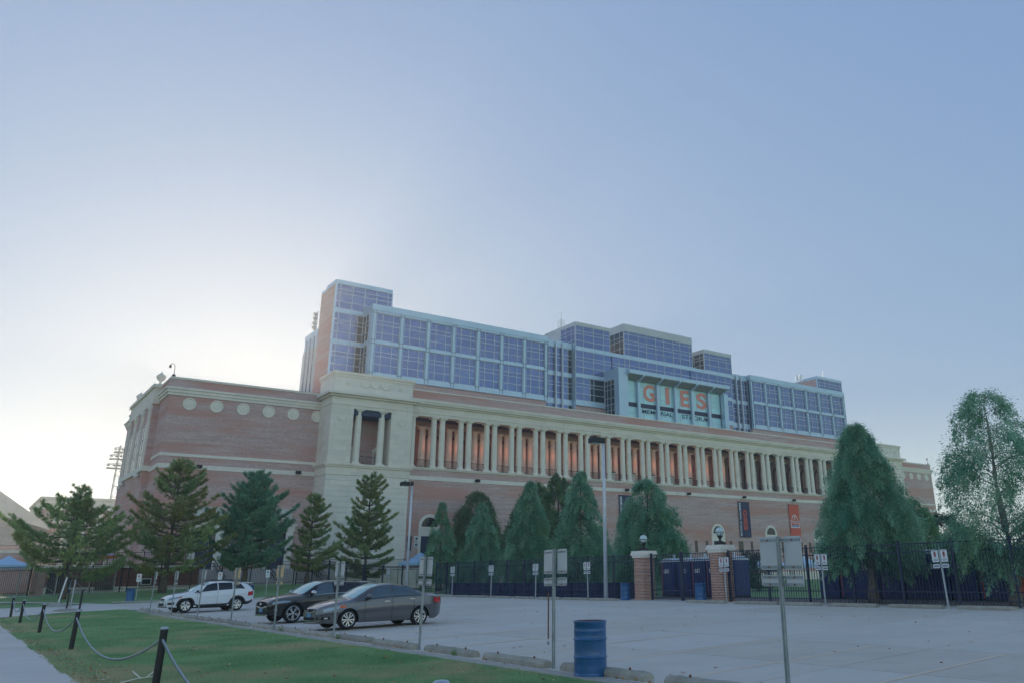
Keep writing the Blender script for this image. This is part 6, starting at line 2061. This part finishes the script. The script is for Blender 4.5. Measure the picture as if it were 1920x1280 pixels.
tent(39.2, 82.3, zg(39, 82) + .2, 1.6, 2.55, 3.6, 'pale blue canopy tent beside the short lamp post', M_TENTB)

# ------------------------------------------------------------------ left side: terrace, steps, walls
terr = thing('terrace_wall', 'low red brick terrace wall with a stone coping and a basement window', 'wall', (12, 86, .8), world=True)
MB().box(6.5, 18.6, 86.0, 99.9, .3, 2.82).build('brick_wall', M_BRICK_D, terr)
MB().box(6.35, 18.7, 85.9, 86.4, 2.82, 3.02).build('coping', M_STONE, terr)
MB().box(6.45, 18.65, 85.93, 86.0, .3, 1.25).build('base_course', M_STONE, terr)
w0 = MB().box(10.3, 11.75, 85.9, 86.02, .95, 1.85).build('basement_window', M_GLASS_W, terr)
MB().box(10.2, 11.85, 85.86, 85.899, 1.85, 1.95).box(10.98, 11.05, 85.87, 85.899, .95, 1.85).build('frame', M_BLACK, w0)
MB().box(7.6, 8.5, 85.9, 86.0, .75, 1.75).build('hatch', M_PANEL, terr)
ac = thing('air_conditioner', 'white window air conditioner set in the terrace brick wall', 'air conditioner', (14.2, 85.75, 1.62))
MB().box(-.42, .42, -.2, .2, -.28, .28).build('case', M_WHITE, ac)
MB().box(-.34, .34, -.215, -.2, -.2, .2).build('grille', M_DARK, ac)
fence('railing', 'black picket railing on top of the brick terrace wall', (6.6, 86.2), (18.5, 86.2), [.05, 2.4, 4.8, 7.2, 9.6, 11.85], 1.15, .13, (M_BLACK, M_BLACK), single=False, rails=(.1, 1.1), pr=.03, zf=lambda x, y: 3.02)
fence('railing', 'dark railing along the top of the steps in front of the stone tower', (30.4, 93.5), (43.2, 93.5), [.05, 2.4, 4.8, 7.2, 9.6, 12.0], 1.1, .13, (M_BLACK, M_BLACK), single=False, rails=(.1, 1.05), pr=.03, zf=lambda x, y: 2.62)
stp = thing('stone_steps', 'broad flight of pale stone steps up to the brick wing doors', 'steps', (25, 92, .9), world=True)
nst = 12
for k in range(nst):
    MB().box(18.9, 33.0, 89.6 + k * .42, 95.7, .95 + k * .148, .95 + (k + 1) * .148 - .004).build('step', M_STEP, stp)
MB().box(18.9, 33.0, 95.71, 99.75, .5, 2.72).build('landing', M_STEP, stp)
MB().box(33.01, 45.5, 93.2, 95.6, .4, 2.62).build('podium', M_STONE_W, stp)
for x in (19.3, 21.9, 26.9, 31.6):
    m_ = MB().tube([(x, 89.9, 1.95), (x, 95.3, 3.75), (x, 96.2, 3.75)], .05, 6)
    m_.tube([(x, 89.9, 1.55), (x, 95.3, 3.30)], .04, 6)
    for q in range(10):
        m_.tube([(x, 89.9 + .6 * q, 1.0 + .2 * q), (x, 89.9 + .6 * q, 1.95 + .2 * q)], .03, 5)
    m_.build('handrail', M_BLACK, stp)
fp = thing('flag_pole', 'white slanting pole in front of the left brick wing doorway', 'pole', (17.0, 77.2, zg(17, 77.2)))
MB().tube([(0, 0, 0), (.12, 0, 4.0)], [.05, .035], 7).build('shaft', M_WHITE, fp)
MB().lathe([(.0, 3.98), (.07, 4.02), (.0, 4.1)], .12, 0, 8).build('finial', M_WHITE, fp)

# chain-link enclosure at the far left
def chainlink():
    t = thing('chain_link_fence', 'galvanised chain-link fence with braced gates at the far left', 'fence', (-4, 78.2, .6), world=True)
    for x in (-3.6, -.9, 1.8, 4.4, 6.9, 9.2, 11.0):
        MB().tube([(x, 78.9 + .13 * x, zg(x, 79) - .05), (x, 78.9 + .13 * x, zg(x, 79) + 2.0)], .04, 7).build('post', M_GALV, t)
    for (xa, xb) in ((-3.6, -.9), (-.9, 1.8), (1.8, 4.4), (4.4, 6.9), (6.9, 9.2), (9.2, 11.0)):
        m_ = MB()
        za, zb_ = zg(xa, 79), zg(xb, 79); ya, yb = 78.9 + .13 * xa, 78.9 + .13 * xb
        m_.tube([(xa, ya, za + 1.95), (xb, yb, zb_ + 1.95)], .025, 6); m_.tube([(xa, ya, za + .1), (xb, yb, zb_ + .1)], .02, 6)
        m_.build('rail', M_GALV, t)
        if xa in (4.4, 6.9, 1.8):
            MB().tube([(xa, ya, za + 1.9), (xb, yb, zb_ + .15)], .02, 6).build('brace', M_GALV, t)
        w = MB(); n = int((xb - xa) / .16)
        for i in range(n):
            for s_ in (0, 1):
                x0 = xa + (xb - xa) * i / n; x1 = min(xb, x0 + .32)
                z0_, z1_ = (.1, 1.95) if s_ else (1.95, .1)
                w.tube([(x0, ya + .13 * (x0 - xa), za + z0_), (x1, ya + .13 * (x1 - xa), za + z1_)], .006, 3, cap=False)
        o = w.build('wire', M_GALV, t); o['kind'] = 'stuff'
chainlink()
gp = thing('gate_pier', 'brick gate pier with a pale cap behind the leftmost pine', 'pier', (5.9, 83.0, .7))
MB().box(-.42, .42, -.42, .42, -.1, 2.1).build('shaft', M_BRICK_P, gp)
MB().box(-.5, .5, -.5, .5, 2.1, 2.3).build('cap', M_STONE_W, gp)
sp_ = thing('dark_gate', 'solid dark panel gate beside the brick pier at far left', 'gate', (6.5, 82.8, .7))
MB().box(0, 1.6, -.04, .04, .05, 1.85).build('panel', M_BLACK, sp_)
for x in (0, .8, 1.56): MB().box(x, x + .05, -.06, -.041, .05, 1.9).build('frame', M_CLAD, sp_)
tent(3.8, 88.0, 1.6, 1.4, 1.5, 2.3, 'pale blue canopy tent behind the fence at the far left edge', M_TENTB)
tent(10.6, 88.3, 2.82, 1.0, 1.1, 1.5, 'blue and orange canopy tent on the brick terrace', M_TENTB, M_TORG)
lw = thing('brick_wall', 'long low red brick wall behind the fence at the far left', 'wall', (-10, 98, .5), world=True)
MB().box(-40, 6.3, 99, 99.6, .2, 4.4).build('wall', M_BRICK, lw)
MB().box(-40, 6.35, 98.9, 99.7, 4.4, 4.65).build('coping', M_STONE, lw)

# leaning pole in a concrete foot, galvanised pole, stone lump
lp = thing('leaning_pole', 'white sign pole leaning out of a concrete foot by the driveway', 'pole', (5.8, 63.9, zg(5.8, 63.9)))
MB().tube([(0, 0, .1), (.25, .1, 1.75)], .045, 8).build('pole', M_WHITE, lp)
MB().lathe([(.75, 0), (.7, .06), (.35, .2), (.1, .24)], seg=14).build('foot', M_STOP, lp)
gpole = thing('steel_pole', 'galvanised pole standing beside the thin black post', 'pole', (6.2, 60.8, zg(6.2, 60.8)))
MB().tube([(0, 0, -.05), (.02, 0, 1.6)], .04, 8).build('shaft', M_GALV, gpole)
MB().lathe([(.042, 1.6), (.046, 1.63), (0, 1.65)], .02, 0, 8).build('cap', M_GALV, gpole)
bm2 = bmesh.new(); bmesh.ops.create_icosphere(bm2, subdivisions=2, radius=1)
for v_ in bm2.verts: v_.co = Vector((v_.co.x * .75, v_.co.y * .4, max(-.05, v_.co.z * .16))) * (1 + .08 * math.sin(v_.co.x * 7 + v_.co.y * 5))
mer = bpy.data.meshes.new('boulder'); bm2.to_mesh(mer); bm2.free(); mer.materials.append(M_STOP)
bo = O('boulder', mer, None, loc=(5.7, 56.9, zg(5.7, 56.9))); bo['label'] = 'low pale stone lump half sunk at the lawn corner'; bo['category'] = 'stone'
tw = MB()
for p in ([(2.62, 16.7, .03), (2.9, 16.9, .06), (3.3, 17.2, .05)], [(2.95, 16.95, .06), (2.85, 17.15, .16)], [(3.05, 17.0, .06), (3.25, 17.05, .2)]): tw.tube(p, [.012, .01, .006][:len(p)], 5)
two = tw.build('twig', M_STONE_COL); two['label'] = 'pale bare twig lying on the worn lawn edge by the sidewalk'; two['category'] = 'twig'
wd = MB()
rg_ = np.random.default_rng(3)
for (x, y) in ((9.05, 29.3), (9.08, 17.2), (9.06, 24.1)):
    for k in range(16):
        a = rg_.uniform(0, 6.28); q = rg_.uniform(.05, .16)
        wd.tube([(x, y, .01), (x + q * .6 * math.cos(a), y + q * math.sin(a), rg_.uniform(.06, .2))], [.006, .003], 3, cap=False)
M_WEED = simple('weed_green', (112, 150, 84), .7)
wo = wd.build('weeds', M_WEED); wo['kind'] = 'stuff'
# strap hanging from the second sign
stv = thing('hanging_strap', 'brown strap with a metal ring hanging beside the sign left of the drum', 'strap', (9.16, 13.62, 0))
MB().box(-.012, .012, -.006, .006, .50, 1.32).build('webbing', M_RUST, stv)
MB().lathe([(.012, .40), (.03, .43), (.012, .47)], seg=8, cap=False).build('ring', M_GALV, stv)

# ------------------------------------------------------------------ banners and plates on the wall
M_BNAVY = simple('banner_navy', (52, 58, 92), .7, var=.08, scale=2)
M_BORG = simple('banner_orange', (218, 100, 78), .7, var=.06, scale=2)
M_BWHITE = simple('banner_white', (226, 230, 236), .7)
M_BLTXT = simple('banner_letter_orange', (222, 96, 66), .7)
M_BBLUE = simple('banner_pale_blue', (140, 164, 214), .7)
def banner(xc, label, mat, content):
    t = thing('banner', label, 'banner', (xc, YC - .3, 10), world=True, group='banners on the brick wall')
    x0, x1, z0, z1 = xc - 1.35, xc + 1.35, 7.15, 12.85
    nx_, nz_ = 12, 26; v = []; f = []
    def wav(x, z):
        u = (x - x0) / (x1 - x0); q = (z1 - z) / (z1 - z0)
        return YC - .16 - .05 * math.sin(u * 5 + q * 4) * q - .05 * math.sin(u * math.pi) * q
    for j in range(nz_ + 1):
        for i in range(nx_ + 1):
            x = x0 + (x1 - x0) * i / nx_; z = z0 + (z1 - z0) * j / nz_
            v.append((x, wav(x, z), z))
    for j in range(nz_):
        for i in range(nx_):
            a = j * (nx_ + 1) + i; f.append((a, a + 1, a + nx_ + 2, a + nx_ + 1))
    m_ = MB(); m_.v = v; m_.f = f
    m_.build('cloth', mat, t, True)
    MB().tube([(x0 - .1, YC - .12, z1 + .02), (x1 + .1, YC - .12, z1 + .02)], .05, 6).build('rod', M_BLACK, t)
    def put(me, name):
        n = len(me.vertices)
        for vv_ in me.vertices: vv_.co.y = wav(vv_.co.x, vv_.co.z) - .02
        O(name, me, t)
    if content == 'name':
        put(text_mesh('MEMORIAL STADIUM', x0 + .16, x0 + .56, z0 + .2, z1 - .18, YC - .3, M_BWHITE, .02, vertical=True), 'lettering')
        put(text_mesh('GIES', x0 + 1.0, x0 + 1.95, z0 + 1.15, z0 + 4.45, YC - .3, M_BLTXT, .03, vertical=True), 'lettering')
    else:
        zc = z0 + 1.75
        pts_o = [(-1.15, 0), (1.15, 0), (1.15, 1.25), (.85, 1.35)] + [(.8 * math.cos(a), 1.5 + .75 * math.sin(a)) for a in np.linspace(.05, math.pi - .05, 10)] + [(-.85, 1.35), (-1.15, 1.25)]
        def ring(sc, dz): return [(xc + p[0] * sc, zc + dz + p[1] * sc) for p in pts_o]
        a_, b_ = ring(1, 0), ring(.86, .14); k2 = len(a_)
        m_ = MB()
        for i in range(k2):
            j = (i + 1) % k2
            m_.quad((a_[i][0], 0, a_[i][1]), (a_[j][0], 0, a_[j][1]), (b_[j][0], 0, b_[j][1]), (b_[i][0], 0, b_[i][1]))
        put(m_.mesh('crest_outline', M_BWHITE), 'crest_outline')
        put(text_mesh('MEMORIAL', xc - .82, xc + .82, zc + .98, zc + 1.22, YC, M_BWHITE, .02), 'lettering')
        put(text_mesh('STADIUM', xc - .72, xc + .72, zc + .68, zc + .90, YC, M_BWHITE, .02), 'lettering')
        m_ = MB(); n = 10
        for i in range(n):
            u0, u1 = -1 + 2 * i / n, -1 + 2 * (i + 1) / n
            m_.quad((xc + .85 * u0, 0, zc + .18), (xc + .85 * u1, 0, zc + .18), (xc + .85 * u1, 0, zc + .30 + .25 * (1 - u1 * u1)), (xc + .85 * u0, 0, zc + .30 + .25 * (1 - u0 * u0)))
        put(m_.mesh('crest_base', M_BBLUE), 'crest_base')
        m_ = MB(); m_.poly([(xc - .10, 0, zc + 1.40), (xc + .10, 0, zc + 1.40), (xc + .10, 0, zc + 1.95), (xc, 0, zc + 2.05), (xc - .10, 0, zc + 1.95)])
        put(m_.mesh('crest_tower', M_BWHITE), 'crest_tower')
banner(XC - 12.85, 'navy banner half hidden behind the rounded cypress', M_BNAVY, 'name')
banner(XC + 12.85, 'navy banner with orange lettering on the brick wall, right of the right gate pier', M_BNAVY, 'name')
banner(XC + 25.7, 'orange banner with a white stadium crest on the brick wall', M_BORG, 'crest')
for z, lab in ((5.93, 'upper white notice plate on the brick wall beside the short lamp post'), (5.2, 'lower white notice plate on the brick wall beside the short lamp post')):
    t = thing('notice_plate', lab, 'sign', (45.7, YC - .02, z), 0, 'notice plates by the tower')
    MB().box(-.3, .3, -.02, .0, 0, .58).build('plate', M_WHITE, t)
    MB().box(-.14, .14, -.022, -.0201, .12, .4).build('symbol', M_SNAVY, t)
for y_, x_, lab in ((YC - .2, 89.7, 'white camera on the brick wall above the gate'),):
    t = thing('security_camera', lab, 'camera', (x_, y_, 9.1)); MB().box(-.3, .2, -.15, .15, -.15, .15).build('housing', M_WHITE, t); MB().box(-.05, .05, .15, .22, -.1, .3).build('bracket', M_WHITE, t)

# ------------------------------------------------------------------ distance: pavilion, stand, light tower
pv = thing('far_pavilion', 'pale brick pavilion with tall windows far behind the leftmost pine', 'building', (19, 200, .5), world=True)
MB().box(12.4, 34, 200, 230, .3, 15.6).build('wall', M_BRICK, pv)
MB().box(12.1, 34.2, 199.7, 230.3, 15.6, 17.6).build('attic', M_STONE, pv)
MB().box(11.8, 34.4, 199.4, 230.5, 17.6, 18.1).build('coping', M_STONE, pv)
for x in (17.2, 19.9, 22.6, 25.3):
    MB().box(x - .55, x + .55, 199.6, 199.99, 3, 15.59).build('pilaster', M_STONE_W, pv)
for x in (18.55, 21.25, 23.95):
    wn = MB().box(x - .75, x + .75, 199.92, 200.0, 4, 14.2).build('window', M_GLASS_W, pv)
    MB().box(x - .75, x + .75, 199.88, 199.92, 11.6, 12.4).build('frame', M_STONE_W, wn)
mm_ = MB().lathe([(0, -.1), (.9, -.08), (.95, 0)], seg=20, cap=False); mm_.v = [(x + 15.4, z + 200, y + 15) for x, y, z in mm_.v]; mm_.f = [tuple(reversed(q)) for q in mm_.f]
mm_.v = [(x, y, z - 1.2) for x, y, z in mm_.v]
mm_.build('medallion', M_STONE_COL, pv)
st_ = thing('seating_stand', 'pale sloping underside of a seating stand at the far left edge', 'stand', (5, 150, .5), world=True)
MB().prism([(-14, 26.8), (10.8, 9.7), (10.8, 9.2), (4.4, 11.1), (-14, 23)], 'y', 150, 190).build('upper_slope', M_STONE_W, st_)
MB().prism([(-14, 22.5), (4.3, 11.05), (10.0, 7.0), (-14, 7.0)], 'y', 150.6, 189).build('lower_slope', M_STEP, st_)
MB().box(-14, 12.0, 150.2, 190, .3, 6.9).build('brick_base', M_BRICK, st_)
lt = thing('light_tower', 'steel lattice floodlight tower seen past the left end of the stadium', 'light tower', (32.5, 260, 18))
m_ = MB()
for sx in (-1, 1):
    for sy in (-1, 1): m_.tube([(sx * 1.3, sy * 1.3, 0), (sx * 1.0, sy * 1.0, 19.5)], .12, 5)
for i in range(7):
    z = 2.8 * i
    for a, b in (((-1.25, -1.25), (1.25, -1.25)), ((1.25, -1.25), (1.25, 1.25)), ((1.25, 1.25), (-1.25, 1.25)), ((-1.25, 1.25), (-1.25, -1.25))):
        m_.tube([(a[0], a[1], z), (b[0], b[1], z)], .07, 4); m_.tube([(a[0], a[1], z), (b[0], b[1], z + 2.8)], .05, 4)
m_.build('lattice', M_GALV, lt)
for k, z in enumerate((13.2, 15.7, 17.6)):
    m_ = MB(); wv = (3.6, 3.2, 2.4)[k]
    for zz in (0, 1.1): m_.tube([(-wv, -1.6, z + zz), (wv, -1.6, z + zz)], .09, 4); m_.tube([(-wv, 1.0, z + zz), (wv, 1.0, z + zz)], .09, 4)
    for x in np.linspace(-wv, wv, 5): m_.tube([(x, -1.6, z), (x, -1.6, z + 1.1)], .06, 4)
    m_.box(-wv, wv, -1.6, 1.0, z - .12, z)
    m_.build('platform', M_GALV, lt)
    l_ = MB()
    for x in np.linspace(-wv * .9, wv * .9, 6): l_.lathe([(.1, z + .9), (.3, z + .6), (.32, z + .5)], x, -1.5, 8)
    q_ = l_.build('lamp', M_DARK, lt); q_['kind'] = 'stuff'

# ------------------------------------------------------------------ haze
hz = MB().box(-1600, 2500, -700, 3300, -1.6, 60).build('haze', None)
hz['kind'] = 'stuff'
mt_h = bpy.data.materials.new('haze_air'); mt_h.use_nodes = True
th = mt_h.node_tree; th.nodes.clear()
oh = th.nodes.new('ShaderNodeOutputMaterial'); vh = th.nodes.new('ShaderNodeVolumePrincipled')
vh.inputs['Color'].default_value = (0.97, 0.98, 1.0, 1)
vh.inputs['Density'].default_value = 0.0006
vh.inputs['Anisotropy'].default_value = 0.6
th.links.new(vh.outputs[0], oh.inputs['Volume'])
hz.data.materials.append(mt_h)
